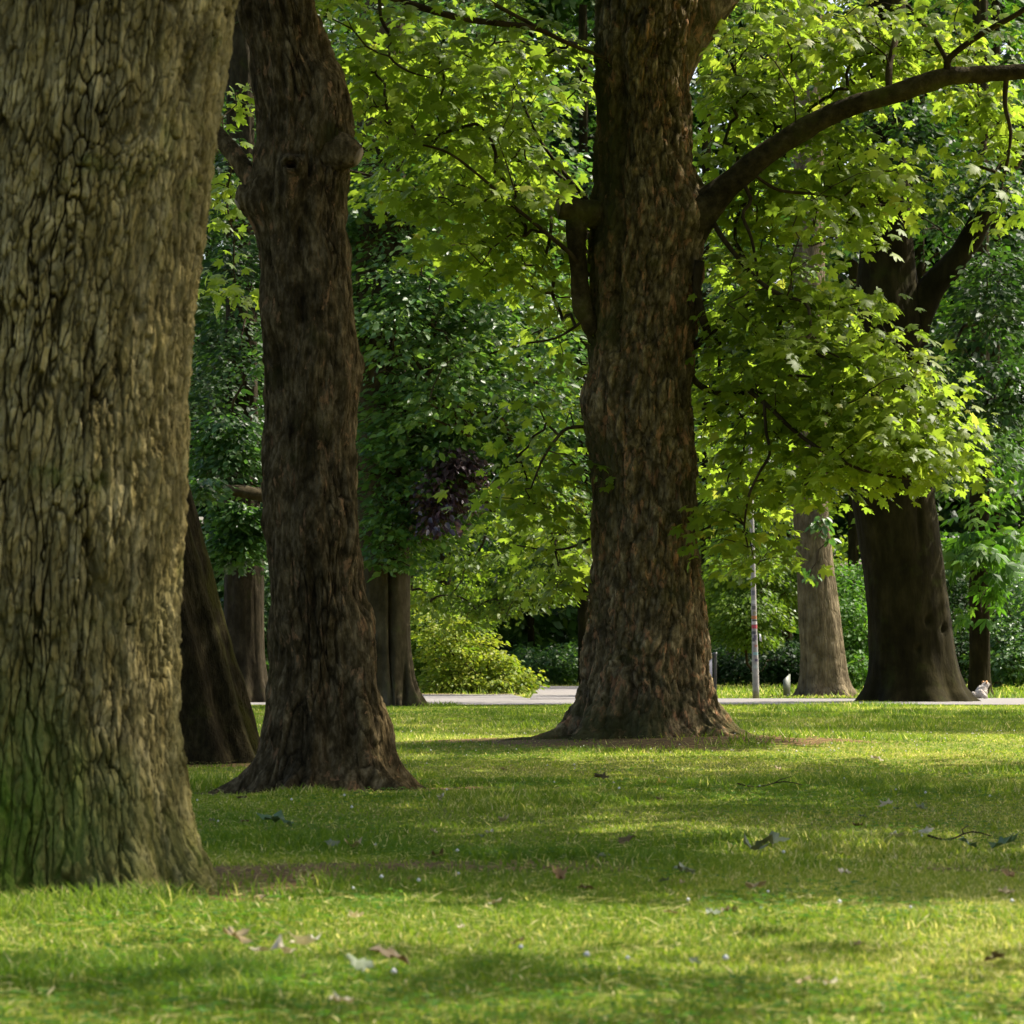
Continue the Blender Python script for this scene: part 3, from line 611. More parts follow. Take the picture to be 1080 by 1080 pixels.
# ------------------------------------------------------------------ foliage
def tmpl(kind):
    if kind == 'maple':
        h = [(0.05, 0.0), (0.20, -0.08), (0.42, -0.02), (0.29, 0.16), (0.52, 0.34), (0.60, 0.56), (0.40, 0.53), (0.22, 0.47), (0.29, 0.72), (0.12, 0.78)]
        o = [(0, 0.03)] + h + [(0, 1.02)] + [(-x, y) for x, y in h[::-1]]
        o = np.array(o); c = np.array([[0, 0.3]])
        v2 = np.vstack([c, o]); z = -0.30 * (v2[:, 1] - 0.3) ** 2 - 0.35 * np.abs(v2[:, 0]) ** 1.5
        n = len(o); f = np.array([(0, 1 + k, 1 + (k + 1) % n) for k in range(n)])
        return np.column_stack([v2, z]), f
    if kind == 'oval':
        v = np.array([(0, 0, 0), (.28, .28, .07), (.27, .62, .05), (0, 1, -.08), (-.27, .62, .05), (-.28, .28, .07)])
        return v, np.array([(0, 1, 2, 3), (0, 3, 4, 5)])
    if kind == 'palm':                           # a hand of five drooping leaflets
        V, Fq = [], []
        for a, s in ((-70, .72), (-36, .92), (0, 1), (36, .92), (70, .72)):
            a = math.radians(a); dx, dy = math.sin(a), math.cos(a); nx_, ny_ = dy, -dx
            b = len(V)
            V += [(0, 0, 0), (dx * .62 * s + nx_ * .15, dy * .62 * s + ny_ * .15, -.12), (dx * s, dy * s, -.42), (dx * .62 * s - nx_ * .15, dy * .62 * s - ny_ * .15, -.12)]
            Fq.append((b, b + 1, b + 2, b + 3))
        return np.array(V, float), np.array(Fq)
    if kind == 'quad':
        return np.array([(0, 0, 0), (.33, .5, .05), (0, 1, -.05), (-.33, .5, .05)]), np.array([(0, 1, 2, 3)])
TM = {k: tmpl(k) for k in ('maple', 'oval', 'palm', 'quad')}

def leaves(pos, adir, nor, size, tone, kind):
    """one mesh worth of leaves: adir from stalk to tip, nor the upper side"""
    V0, F0 = TM[kind]
    a = nrm(adir); n = nor - (nor * a).sum(-1, keepdims=True) * a; n = nrm(n); b = np.cross(a, n)
    v = V0[None] * size[:, None, None]
    W = pos[:, None] + b[:, None] * v[..., :1] + a[:, None] * v[..., 1:2] + n[:, None] * v[..., 2:]
    k = len(V0)
    Fc = (F0[None] + (np.arange(len(pos)) * k)[:, None, None]).reshape(-1, F0.shape[1])
    return W.reshape(-1, 3), Fc, np.repeat(tone, len(F0))

LIT_BOX = [(-1.6, 7, 21.9, 27.8, .96), (-1.9, 3.2, 6.9, 7.75, .97), (.5, 3, 10.3, 11.9, .7), (-12, 14, 46.5, 92, .8), (.2, 2, 5.0, 5.9, .9), (-1.4, -.5, 5.0, 5.9, .8), (-.6, 1, 12.6, 13.3, .5), (-1.2, 2.5, 15.2, 16.2, .4)]
LIT_BALL = [(P(880, 440, d3), 1.35, .95), (P(790, 330, d3), .9, .85), (P(850, 160, d3), 1.1, .7), (P(520, 150, d3), 1.2, .75), (P(400, 60, d3), 0.8, .9), (P(560, 480, d3), .6, .8), (P(520, 700, 64), 1.6, 1), (P(540, 600, 60), 1.9, .95), (P(1045, 620, 56), 1.3, .8), (P(800, 620, 74), 2, .9), (P(150, 560, d1), .35, .9), (P(860, 640, 60), .9, .8), (P(470, 320, d6), 2.6, .8), (P(560, 400, d6), 2.0, .8), (P(430, 500, d6), 1.5, .7), (P(560, 380, d3), .9, .9), (P(800, 420, d3), .9, .9), (P(1035, 735, 55.8), .6, 1)]
def keep(c, rad):                                # which overhead clumps stay, so that the sun reaches the openings it has
    g = c - SV * (c[:, 2:] / SV[2])
    ok = np.ones(len(c), bool); r = rng.random(len(c))
    nz = (fbm(np.stack([g[:, 0] * .5, g[:, 1] * 1.1, 0 * g[:, 0]], -1), 3, 91) - .5) * 0.5
    for x0, x1, y0, y1, p in LIT_BOX:
        yy = g[:, 1] + nz
        ok &= ~((g[:, 0] > x0 - .3) & (g[:, 0] < x1 + .3) & (yy > y0 - .8 * rad) & (yy < y1 + .8 * rad) & (r < p))
    for b, br, p in LIT_BALL:
        dl = c - b; tt = dl @ SV
        dist = np.linalg.norm(dl - tt[:, None] * SV, axis=1)
        ok &= ~((tt > br * 1.2) & (dist < br + .7 * rad) & (r < p))
    return ok

def blob_clumps(blobs, dens=1.0):                # blobs: (u, v, distance, half width px, half height px, half depth m, count)
    cs, out_ = [], []
    for (u, v, d, ru, rv, rd, n) in blobs:
        c = P(u, v, d); R = np.array([ru / F * d, rd, rv / F * d])
        q = rng.normal(size=(int(n * dens), 3)); q = nrm(q) * (rng.random((len(q), 1)) ** 0.45)
        cs.append(c + q * R); out_.append(nrm(q * np.array([1, 1, .6])))
    return np.vstack(cs), np.vstack(out_)

def clump_leaves(cs, outd, per, rad, flat, size, kind, layer=1.0, droop=0.45, tone_mu=0.45, tone_sd=0.22, csd=0.12, jit=0.65):
    n = len(cs) * per
    ci = np.repeat(np.arange(len(cs)), per)
    q = nrm(rng.normal(size=(n, 3))) * (rng.random((n, 1)) ** .5) * rad
    tilt = nrm(np.column_stack([outd[:, 0] * .35 + rng.normal(size=len(cs)) * .15, outd[:, 1] * .35 + rng.normal(size=len(cs)) * .15, np.ones(len(cs))]))[ci]
    q = q - tilt * (q * tilt).sum(-1, keepdims=True) * (1 - flat)
    pos = cs[ci] + q
    rad_out = nrm(q * np.array([1, 1, .2]) + outd[ci] * .4 * rad + rng.normal(size=(n, 3)) * .3 * rad)
    ad = rad_out * np.array([1, 1, .3]) + np.array([0, 0, -1.0]) * (droop * (0.4 + 1.2 * rng.random((n, 1))))
    nor = tilt * layer + rng.normal(size=(n, 3)) * jit + rad_out * .35
    tone = np.clip(tone_mu + (rng.normal(size=len(cs)) * csd)[ci] + rng.normal(size=n) * tone_sd, 0, 1)
    sz = size * (0.45 + 0.85 * rng.random(n))
    return leaves(pos, ad, nor, sz, tone, kind)

def join_leaves(parts):
    V, Fc, T, n = [], [], [], 0
    for v, f, t in parts: V.append(v); Fc.append(f + n); T.append(t); n += len(v)
    return np.vstack(V), np.vstack(Fc), np.concatenate(T)

def twigs(roots, targets, r0, seedn=0, mids=2, jit=.06, cap=0.05, n=5, order_from=None, power=.42):
    """branchwork: every clump is tied to the nearest wood already there"""
    pos = [np.asarray(p) for p in roots]; par = [-1] * len(pos)
    o = np.asarray(order_from if order_from is not None else np.mean(roots, axis=0))
    order = np.argsort(np.linalg.norm(targets - o, axis=1))
    A = np.array(pos)
    r = np.random.default_rng(seedn)
    for ti in order:
        t = targets[ti]
        dist = np.linalg.norm(A - t, axis=1) + 0.25 * np.maximum(A[:, 2] - t[2], 0)
        j = int(np.argmin(dist)); a = A[j]; last = j; L = np.linalg.norm(t - a)
        new = []
        for k in range(1, mids + 2):
            s = k / (mids + 1); pnt = a + (t - a) * s
            if k <= mids: pnt = pnt + r.normal(size=3) * jit * L + np.array([0, 0, .10 * L * math.sin(math.pi * s)])
            new.append(pnt); par.append(last); last = len(A) + len(new) - 1
        A = np.vstack([A, new])
    cnt = np.ones(len(A))
    for k in range(len(A) - 1, -1, -1):
        if par[k] >= 0: cnt[par[k]] += cnt[k]
    rad = np.minimum(r0 * cnt ** power, cap)
    e = np.array([k for k in range(len(A)) if par[k] >= 0], int); pa = np.array(par, int)[e]
    p0, p1 = A[pa], A[e]; ra = np.minimum(rad[pa], rad[e] * 1.5); rb = rad[e]
    T = nrm(p1 - p0); ref = np.where(np.abs(T[:, 2:]) < .9, np.array([[0, 0, 1.]]), np.array([[1., 0, 0]]))
    X_ = nrm(np.cross(T, ref)); Y_ = np.cross(T, X_)
    th = np.linspace(0, 2 * np.pi, n, endpoint=False)
    ring = X_[:, None] * np.cos(th)[None, :, None] + Y_[:, None] * np.sin(th)[None, :, None]
    V = np.concatenate([p0[:, None] + ring * ra[:, None, None], p1[:, None] + ring * rb[:, None, None]], 1)
    kk = np.arange(n); k2 = (kk + 1) % n
    Fq = np.stack([kk, k2, n + k2, n + kk], -1)
    Fa = (Fq[None] + (np.arange(len(e)) * 2 * n)[:, None, None]).reshape(-1, 4)
    return V.reshape(-1, 3), Fa

def shade_crown(centre, R, n, per=26, rad=0.8, size=0.30):  # the part of a crown far above the frame
    q = nrm(rng.normal(size=(n, 3))) * (rng.random((n, 1)) ** .4)
    c = np.asarray(centre) + q * np.asarray(R)
    ok = keep(c, rad) & (c[:, 2] > CAMH + 715 / F * np.maximum(c[:, 1], 1) + rad)
    c = c[ok]; q = q[ok]
    return clump_leaves(c, nrm(q), per, rad, .5, size, 'quad')

def add_crown(tree, base, parts, mat, wood=None, woodmat=None):
    V, Fc, T = join_leaves(parts)
    o = mesh_obj('crown', V, Fc, mat, tree, False, base, fattrs={'tone': T})
    return o

def crown_obj(lv, wood, mat, tree, base, name='crown'):    # leaves and the fine twigs that carry them
    V, Fc, Tn = lv
    if wood is None: return mesh_obj(name, V, Fc, mat, tree, False, base, fattrs={'tone': Tn})
    Vw, Fw = wood
    k = Fc.shape[1]
    if k == 3 and Fw.shape[1] == 4: Fw = np.vstack([Fw[:, [0, 1, 2]], Fw[:, [0, 2, 3]]])
    return mesh_obj(name, np.vstack([V, Vw]), np.vstack([Fc, Fw + len(V)]), mat, tree, False, base, fattrs={'tone': np.r_[Tn, np.zeros(len(Fw))]}, mats=[mat, M['twig']], midx=np.r_[np.zeros(len(Fc), int), np.ones(len(Fw), int)])

# central maple: sprays in tiers left and right of the trunk, plus the high crown
spr = [  # u, v, depth offset, half width px, half height px, half depth m, sprays
    (520, 120, .2, 110, 70, 1.6, 34), (560, 60, .4, 90, 60, 1.5, 22), (440, 60, -.6, 70, 55, 1.0, 18), (365, 45, -1.0, 40, 55, .6, 9), (385, 110, -.8, 30, 40, .6, 5), (480, 190, 0, 90, 60, 1.3, 22), (560, 225, .1, 70, 70, 1.3, 18), (500, 265, -.2, 60, 30, .8, 9),
    (585, 330, .4, 40, 60, .8, 7), (585, 440, .1, 45, 40, .5, 6), (560, 510, 0, 55, 30, .4, 8), (600, 560, .2, 30, 50, .6, 8), (530, 535, -.1, 30, 22, .4, 4), (596, 620, .3, 24, 24, .4, 3),
    (790, 90, .8, 60, 60, 1.3, 17), (800, 30, .9, 80, 50, 1.3, 18), (870, 60, .5, 80, 55, 1.3, 18), (960, 40, .2, 90, 50, 1.2, 20), (1040, 60, -.2, 60, 60, 1.0, 13), (780, 150, .6, 40, 50, 1.0, 9), (870, 160, .2, 80, 40, 1.2, 15), (850, 215, -.1, 90, 40, 1.1, 17), (930, 190, -.2, 60, 30, .8, 8), (1060, 140, -.2, 30, 50, .6, 5),
    (780, 250, .3, 40, 60, 1.0, 8), (800, 325, .1, 60, 45, 1.1, 15), (860, 320, -.1, 70, 45, 1.1, 16), (790, 385, .2, 55, 40, 1.0, 13), (870, 390, -.3, 90, 45, 1.0, 22), (930, 395, -.4, 60, 40, .8, 13), (955, 450, -.5, 55, 30, .7, 12), (900, 460, -.4, 90, 38, .9, 22), (950, 480, -.5, 70, 25, .7, 13), (810, 450, .1, 70, 45, 1.0, 15), (870, 500, -.4, 70, 25, .8, 12), (770, 500, .2, 35, 45, .8, 6),
    (775, 560, -.3, 35, 28, .5, 6), (815, 590, -.4, 30, 12, .4, 3), (240, 180, 1.5, 30, 90, .6, 7), (235, 290, 1.6, 20, 40, .5, 3), (1060, 210, 0, 35, 30, .6, 3)]
blobs = [(u, v, d3 + o, a * 1.08, b * 1.12, r * 1.15, n * 1.2) for (u, v, o, a, b, r, n) in spr]
cs, od = blob_clumps(blobs)
uu = 540 + cs[:, 0] * F / cs[:, 1]; vv = HOR - (cs[:, 2] - CAMH) * F / cs[:, 1]
hit = (uu > 608) & (uu < 748) & (cs[:, 1] < d3 + .55)                 # nothing hangs in front of the trunk
hit |= (uu > 560) & (uu < 620) & (vv > 195) & (vv < 350) & (cs[:, 1] < d3)   # nor over the mossy stub
hit |= (uu > 235) & (uu < 385) & (cs[:, 1] < d2 + .6)
cs, od = cs[~hit], od[~hit]
ll, _ = resample(LIMB, np.ones(len(LIMB)), 0.06)
lu = 540 + ll[:, 0] * F / ll[:, 1]; lv_ = HOR - (ll[:, 2] - CAMH) * F / ll[:, 1]
uu = 540 + cs[:, 0] * F / cs[:, 1]; vv = HOR - (cs[:, 2] - CAMH) * F / cs[:, 1]
dm = np.min(np.hypot(uu[:, None] - lu[None], vv[:, None] - lv_[None]), 1)
cs[:, 1] = np.where((dm < 62) & (cs[:, 1] < d3 + .15), d3 + .15 + .5 * rng.random(len(cs)), cs[:, 1])   # the arching limb stays clear of leaves
bw = nodes3[:len(nodes3) - 20]; bw = np.array(bw)
bu = 540 + bw[:, 0] * F / bw[:, 1]; bv = HOR - (bw[:, 2] - CAMH) * F / bw[:, 1]
dq = np.hypot(uu[:, None] - bu[None], vv[:, None] - bv[None]); jb = np.argmin(dq, 1)
near = (dq.min(1) < 26) & (cs[:, 1] < bw[jb, 1] + .25)
cs[:, 1] = np.where(near & (rng.random(len(cs)) < .75), bw[jb, 1] + .3, cs[:, 1])
lv = [clump_leaves(cs, od, 24, .40, .34, .094, 'maple', 1.0, .5, .5, .17, .15, .5)]
up = [shade_crown((b3[0] + 1.0, 24.6, 9.5), (5.5, 6.5, 3.2), 420)]
V, T = twigs(nodes3, cs, .0024, 3, cap=.013, order_from=P(690, 300, d3))
crown_obj(lv[0], (V, T), M['maple'], tree3, b3)
V, Fc, Tn = up[0]
mesh_obj('crown', V, Fc, M['maple'], tree3, False, b3, fattrs={'tone': Tn})

# crowns of the near left trees and of the two that stand right of the frame: their shade lies on the lawn
def high(tree, base, parts, mat):
    V, Fc, Tn = join_leaves(parts); mesh_obj('crown', V, Fc, mat, tree, False, base, fattrs={'tone': Tn})
high(tree1, b1, [shade_crown((b1[0] + 3.0, 11.0, 8.5), (7, 5, 3), 700)], M['lime'])
high(tree2, b2, [shade_crown((b2[0] + 2.5, 16, 9.5), (6, 5, 3), 320)], M['maple'])
high(tree4, b4, [shade_crown((b4[0] - 1, 21, 9.5), (5, 5, 3), 220)], M['lime'])
for x, y, rx, n, lb in ((8.2, 14.8, 6.5, 1000, 'tall lime tree standing outside the right of the view beside the near lawn'), (9.5, 37.8, 7.2, 1000, 'tall lime tree standing outside the right of the view beside the far lawn')):
    b = np.array([x, y, 0.0]); t = empty('lime_tree', b, lb, 'tree')
    zs = zlist(-.05, 3, 10, .08, .4)
    G, TH, ZZ, RR, cx, R = trunk_grid([(-9000, 530, 550), (0, 520, 560), (700, 515, 565), (760, 505, 575)], 30, zs, 48, .95, sm=0)
    G = G + np.array([x, y - 30, 0])
    finish_trunk(G, .05 * (fbm(G * np.array([6, 6, 1.5]), 3, 5) - .5), M['fine'], t, b)
    high(t, b, [shade_crown((x, y, 9.0), (rx, 9.5, 3.6), n)], M['lime'])

# ---- middle distance crowns
def leafy(tree, base, blobs, mat, per, rad, flat, size, kind, wood_roots, r0=.005, cap=.09, dens=1.0, droop=.45, jit=.6, mu=.45, sd=.22, csd=.12, layer=1.0, order=None, avoid=None, every=1, shade=True):
    cs, od = blob_clumps(blobs, dens)
    ok = keep(cs, rad * .6) if shade else np.ones(len(cs), bool)
    if avoid is not None: ok &= ~avoid(540 + cs[:, 0] * F / cs[:, 1], HOR - (cs[:, 2] - CAMH) * F / cs[:, 1], cs[:, 1])
    cs, od = cs[ok], od[ok]
    V, Fc, Tn = clump_leaves(cs, od, per, rad, flat, size, kind, layer, droop, mu, sd, csd, jit)
    crown_obj((V, Fc, Tn), twigs(wood_roots, cs[::every], r0, 5, cap=cap, n=5, order_from=order), mat, tree, base)
def axis(u0, u1, v0, v1, d, n=14): return [P(u0 + (u1 - u0) * s, v0 + (v1 - v0) * s, d + .05) for s in np.linspace(0, 1, n)]

leafy(tree6, b6, [(430, 330, d6, 110, 110, 2.2, 150), (520, 330, d6 - .5, 100, 120, 2.0, 130), (560, 430, d6 + .3, 80, 80, 1.8, 80), (440, 470, d6 - .9, 75, 60, 1.0, 65), (410, 550, d6 - 1.0, 28, 40, .4, 12), (450, 540, d6 - .6, 36, 34, .5, 11), (500, 480, d6 - .3, 60, 40, .8, 26), (420, 585, d6 - .9, 10, 16, .2, 3), (400, 220, d6, 70, 70, 2, 70), (500, 200, d6 + 1, 130, 80, 2, 90), (330, 300, d6 + .5, 60, 200, 2, 60), (600, 320, d6 + 1, 50, 120, 1.5, 60), (470, 60, d6 + 1, 160, 90, 3, 110)],
      M['beech'], 56, .55, .24, .12, 'oval', axis(400, 404, 520, -100, d6, 24), droop=.3, mu=.6, order=P(404, 500, d6), every=2)
high(tree6, b6, [shade_crown((b6[0], d6, 14.5), (5, 5, 2.5), 80)], M['beech'])
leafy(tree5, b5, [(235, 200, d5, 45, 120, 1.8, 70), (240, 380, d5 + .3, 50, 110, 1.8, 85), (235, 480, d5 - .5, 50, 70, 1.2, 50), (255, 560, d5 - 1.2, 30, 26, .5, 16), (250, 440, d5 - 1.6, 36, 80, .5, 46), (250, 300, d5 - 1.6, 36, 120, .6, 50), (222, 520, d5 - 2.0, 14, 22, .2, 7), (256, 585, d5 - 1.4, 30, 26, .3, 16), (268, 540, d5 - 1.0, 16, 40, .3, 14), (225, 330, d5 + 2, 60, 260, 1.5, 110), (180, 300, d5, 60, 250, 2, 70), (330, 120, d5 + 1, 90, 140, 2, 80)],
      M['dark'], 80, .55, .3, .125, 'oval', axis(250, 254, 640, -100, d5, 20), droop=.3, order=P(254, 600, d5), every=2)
leafy(tree6, b6, [(425, 560, d6 - 1.0, 26, 16, .5, 10), (398, 590, d6 - .9, 12, 14, .2, 4), (455, 555, d6 - .7, 26, 22, .5, 9), (500, 520, d6 - .2, 40, 26, .6, 12), (436, 600, d6 - .9, 8, 10, .2, 2), (560, 500, d6, 50, 30, .8, 16), (480, 420, d6 - 2.2, 70, 70, .8, 40), (420, 330, d6 - 2.2, 50, 90, .8, 34)],
      M['beech'], 26, .5, .16, .12, 'oval', axis(402, 404, 560, 300, d6 - .3, 10), droop=.35, mu=.75, shade=False, order=P(404, 500, d6), every=2)
leafy(tree5, b5, [(252, 548, d5 - 2.0, 30, 16, .25, 16), (250, 575, d5 - 1.8, 34, 22, .3, 22), (216, 520, d5 - 3.0, 10, 18, .2, 6), (240, 470, d5 - 1.8, 40, 40, .4, 30)], M['beech'], 60, .36, .35, .115, 'oval', [P(256, 560, d5 - .4)], droop=.4, mu=.35, shade=False, every=3)
# a lime hanging low beyond the path, in full sun
d10 = 62.0
t10, b10 = far_trunk('lime_tree', 'sunlit tree with low hanging leaves behind the yellow green shrub', [(-300, 392, 408), (300, 390, 410), (700, 388, 412), (735, 384, 416), (742, 380, 420)], d10, 400, M['smooth'], nth=60, seed=80)
leafy(t10, b10, [(500, 560, d10, 80, 70, 1.5, 130), (545, 590, d10 - .4, 60, 60, 1.2, 90), (540, 650, d10 - .6, 24, 34, .5, 22), (470, 620, d10, 50, 60, 1.2, 70), (590, 545, d10 + .2, 45, 60, 1.2, 55), (470, 470, d10 + 1, 120, 90, 2, 120), (590, 460, d10 + 2, 70, 90, 2, 80), (490, 350, d10 + 3, 140, 110, 2, 110), (450, 590, d10+.6, 30, 90, 1, 40)],
      M['lime'], 75, .52, .32, .12, 'oval', axis(400, 404, 560, 100, d10, 18) + [P(460, 540, d10), P(500, 520, d10)], droop=.6, mu=.6, jit=.75, order=P(400, 560, d10), every=2)
# copper beech spray between
d11 = 47.6
t11, b11 = far_trunk('copper_beech', 'slender copper beech with purple leaves hanging beside the twin-stemmed trunk', [(300, 384, 392), (500, 382, 394), (735, 378, 398), (745, 374, 402)], d11, 388, M['smooth'], nth=48, top=6.2, seed=83)
leafy(t11, b11, [(478, 505, d11 - 2.6, 28, 30, .4, 20), (462, 540, d11 - 2.6, 22, 34, .4, 15), (490, 490, d11 - 2.5, 20, 16, .3, 6)], M['purple'], 48, .34, .4, .10, 'oval', axis(388, 388, 620, 420, d11, 10), droop=.7, jit=.8, order=P(388, 600, d11), every=2, shade=False)
# right: crown of the massive trunk, the chestnut and the pale trunk's crown
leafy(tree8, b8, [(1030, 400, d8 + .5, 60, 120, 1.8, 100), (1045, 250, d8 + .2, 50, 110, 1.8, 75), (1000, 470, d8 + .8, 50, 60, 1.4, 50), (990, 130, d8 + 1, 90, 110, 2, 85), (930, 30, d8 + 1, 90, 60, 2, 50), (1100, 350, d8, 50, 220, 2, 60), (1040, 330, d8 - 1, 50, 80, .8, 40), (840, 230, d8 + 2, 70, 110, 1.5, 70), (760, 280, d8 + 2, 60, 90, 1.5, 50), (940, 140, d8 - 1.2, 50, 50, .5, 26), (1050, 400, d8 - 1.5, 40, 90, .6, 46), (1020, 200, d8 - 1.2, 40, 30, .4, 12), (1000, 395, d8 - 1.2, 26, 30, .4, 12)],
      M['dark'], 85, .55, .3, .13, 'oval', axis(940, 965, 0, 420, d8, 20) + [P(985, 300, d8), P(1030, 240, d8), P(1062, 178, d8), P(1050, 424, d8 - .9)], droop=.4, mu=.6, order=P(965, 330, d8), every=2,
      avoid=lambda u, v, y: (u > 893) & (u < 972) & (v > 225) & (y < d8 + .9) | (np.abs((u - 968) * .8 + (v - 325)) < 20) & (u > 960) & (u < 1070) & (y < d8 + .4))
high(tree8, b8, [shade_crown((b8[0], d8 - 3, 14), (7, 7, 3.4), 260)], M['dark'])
leafy(tree9, b9, [(1050, 610, d9 - 1.4, 40, 40, .9, 34), (1075, 640, d9 - 1.4, 35, 45, .9, 24), (1035, 560, d9 - 1, 45, 40, 1, 30), (1070, 540, d9 - .5, 50, 60, 1.2, 34), (1020, 590, d9 - 1.2, 18, 22, .5, 10), (1110, 600, d9 - 1, 40, 80, 1, 24), (1040, 480, d9 + .5, 60, 60, 1.5, 34)],
      M['chestnut'], 16, .46, .35, .26, 'palm', axis(1034, 1034, 640, 380, d9, 12), droop=.3, jit=.45, mu=.55, order=P(1034, 600, d9), every=2)
leafy(tree7, b7, [(790, 480, d7 + 1.5, 70, 60, 1.5, 70), (800, 560, d7 + 2, 60, 50, 1.2, 60), (870, 440, d7 + 1, 70, 60, 1.5, 50), (860, 320, d7 + 1, 110, 110, 2, 90), (780, 380, d7 + 2, 60, 80, 1.5, 50)],
      M['lime'], 80, .58, .32, .125, 'oval', axis(855, 855, 460, 60, d7, 14), droop=.5, mu=.35, order=P(855, 480, d7), every=2, avoid=lambda u, v, y: (u > 828) & (u < 885) & (v > 470) & (y < d7 + .6))
leafy(tree7, b7, [(868, 560, d7 - .55, 9, 24, .1, 7), (858, 604, d7 - .6, 9, 6, .1, 3)], M['beech'], 7, .16, .5, .15, 'oval', [P(872, 540, d7 - .3)], r0=.004, cap=.01, droop=.9, shade=False)

# ---- shrubs
def shrub(label, blobs, base_u, d, mat, per=60, rad=.3, size=.085, group=None, name='shrub', kind='oval', flat=.6, droop=.35, mu=.5, jit=.75, dens=1.0, stems=6):
    b = P(base_u, 0, d); b[2] = 0
    t = empty(name, b, label, 'shrub', group)
    cs, od = blob_clumps(blobs, dens)
    cs[:, 2] = np.maximum(cs[:, 2], .12)
    V, Fc, Tn = clump_leaves(cs, od, per, rad, flat, size, kind, .8, droop, mu, .2, .12, jit)
    V[:, 2] = np.maximum(V[:, 2], .01)
    roots = [b + np.array([rng.normal() * .12, rng.normal() * .12, -.02]) for _ in range(stems)] + [b + np.array([rng.normal() * .2, rng.normal() * .2, .4]) for _ in range(stems)]
    crown_obj((V, Fc, Tn), twigs(roots, cs[::2], .005, 8, cap=.035, order_from=b), mat, t, b, 'foliage')
    return t
shrub('bright yellow green shrub spilling to a point over the pale path', [(470, 688, 65.3, 34, 36, .9, 60), (498, 702, 65, 34, 28, .9, 56), (526, 714, 64.7, 24, 17, .7, 36), (545, 722, 64.5, 14, 8, .4, 14), (486, 722, 64.6, 40, 12, .6, 30), (505, 676, 65, 22, 12, .4, 8), (530, 696, 64.8, 14, 6, .3, 5), (462, 655, 65.4, 24, 16, .5, 10), (552, 712, 64.5, 9, 4, .2, 3)], 490, 65, M['shrub'], 46, .34, .085, droop=.3, mu=.72, flat=.25)
shrub('taller mid green shrub left of the yellow green one', [(455, 690, 66.5, 30, 44, .9, 90), (440, 650, 67, 30, 50, 1, 80), (480, 650, 67, 34, 40, 1, 80), (440, 718, 66.5, 26, 16, .7, 30)], 455, 66.8, M['shrub'], 60, .27, .075, mu=.3)
shrub('leafy shrub behind the lamp post with pale drooping leaves', [(790, 655, 76, 36, 32, 1.1, 90), (800, 610, 77, 60, 34, 1.2, 110), (850, 620, 78, 50, 40, 1.2, 70), (760, 640, 78, 22, 40, 1, 40)], 800, 77, M['lime'], 55, .34, .11, droop=.6, mu=.45)
shrub('dark low shrub in the hollow between lamp post and pale trunk', [(800, 695, 82, 60, 26, 1.2, 90), (850, 700, 82, 50, 26, 1.2, 70), (750, 700, 83, 40, 26, 1.2, 60)], 810, 82, M['dark'], 50, .36, .11, mu=.3)
shrub('bright shrub filling the gap between pale and massive trunks', [(900, 670, 68, 26, 50, 1.1, 90), (898, 625, 69, 30, 30, 1, 50), (905, 705, 67, 22, 22, .9, 30)], 900, 68, M['chestnut'], 55, .32, .10, mu=.6)
shrub('blue green shrub right of the slim dark trunk', [(1065, 690, 72, 36, 34, 1.2, 80), (1090, 650, 73, 40, 50, 1.2, 70)], 1070, 72, M['beech'], 55, .34, .11)
shrub('dark green shrub between massive trunk and slim dark trunk', [(1008, 680, 74, 30, 46, 1.2, 80), (1005, 620, 75, 36, 40, 1.3, 70)], 1008, 74, M['dark'], 55, .34, .11, mu=.6)
shrub('low shrub at the far end of the path in the dark wood', [(570, 705, 91, 46, 22, 1.4, 90), (610, 700, 92, 40, 26, 1.4, 90)], 590, 91, M['beech'], 50, .36, .12, mu=.4)
shrub('dark shrub glimpsed in the gap left of the knobbly trunk', [(285, 650, 70, 30, 70, 1.2, 90), (250, 690, 70, 40, 36, 1.2, 60)], 275, 70, M['dark'], 50, .36, .12, mu=.6)

# ---- the wood behind
WG = 'trees of the wood beyond the path'
WL = 'dense leafy tree of the dark wood closing the view beyond the path'
def wood_tree(u, d, h, crown_v, mat, blobs_n, trunk_w=14, size=.17, per=40, rad=.85, label=WL, group=WG):
    t, b = far_trunk('woodland_tree', label, [(-500, u - trunk_w * .3, u + trunk_w * .3), (crown_v, u - trunk_w * .42, u + trunk_w * .42), (715, u - trunk_w / 2, u + trunk_w / 2), (728, u - trunk_w * .8, u + trunk_w * .8)], d, u, M['massive'], nth=36, dz=.2, top=h * .8, seed=90)
    if group: t['group'] = group
    cv = HOR - (h - CAMH) * F / d
    bl = []
    for k in range(7):
        s = k / 6; v = crown_v + (cv - crown_v) * s
        bl.append((u + rng.normal() * 25, v, d + rng.normal() * .8, 105 - 35 * s + rng.normal() * 15, 75, 2.4, blobs_n))
    cs, od = blob_clumps(bl)
    ok = keep(cs, .5); cs, od = cs[ok], od[ok]
    V, Fc, Tn = clump_leaves(cs, od, per, rad, .35, size, 'quad' if d > 80 else 'oval', 1, .45, .5, .22, .16, .65)
    crown_obj((V, Fc, Tn), twigs(axis(u, u, crown_v + 40, cv + 60, d, 14), cs[::3], .012, 5, cap=.14, order_from=P(u, crown_v, d)), mat, t, b)
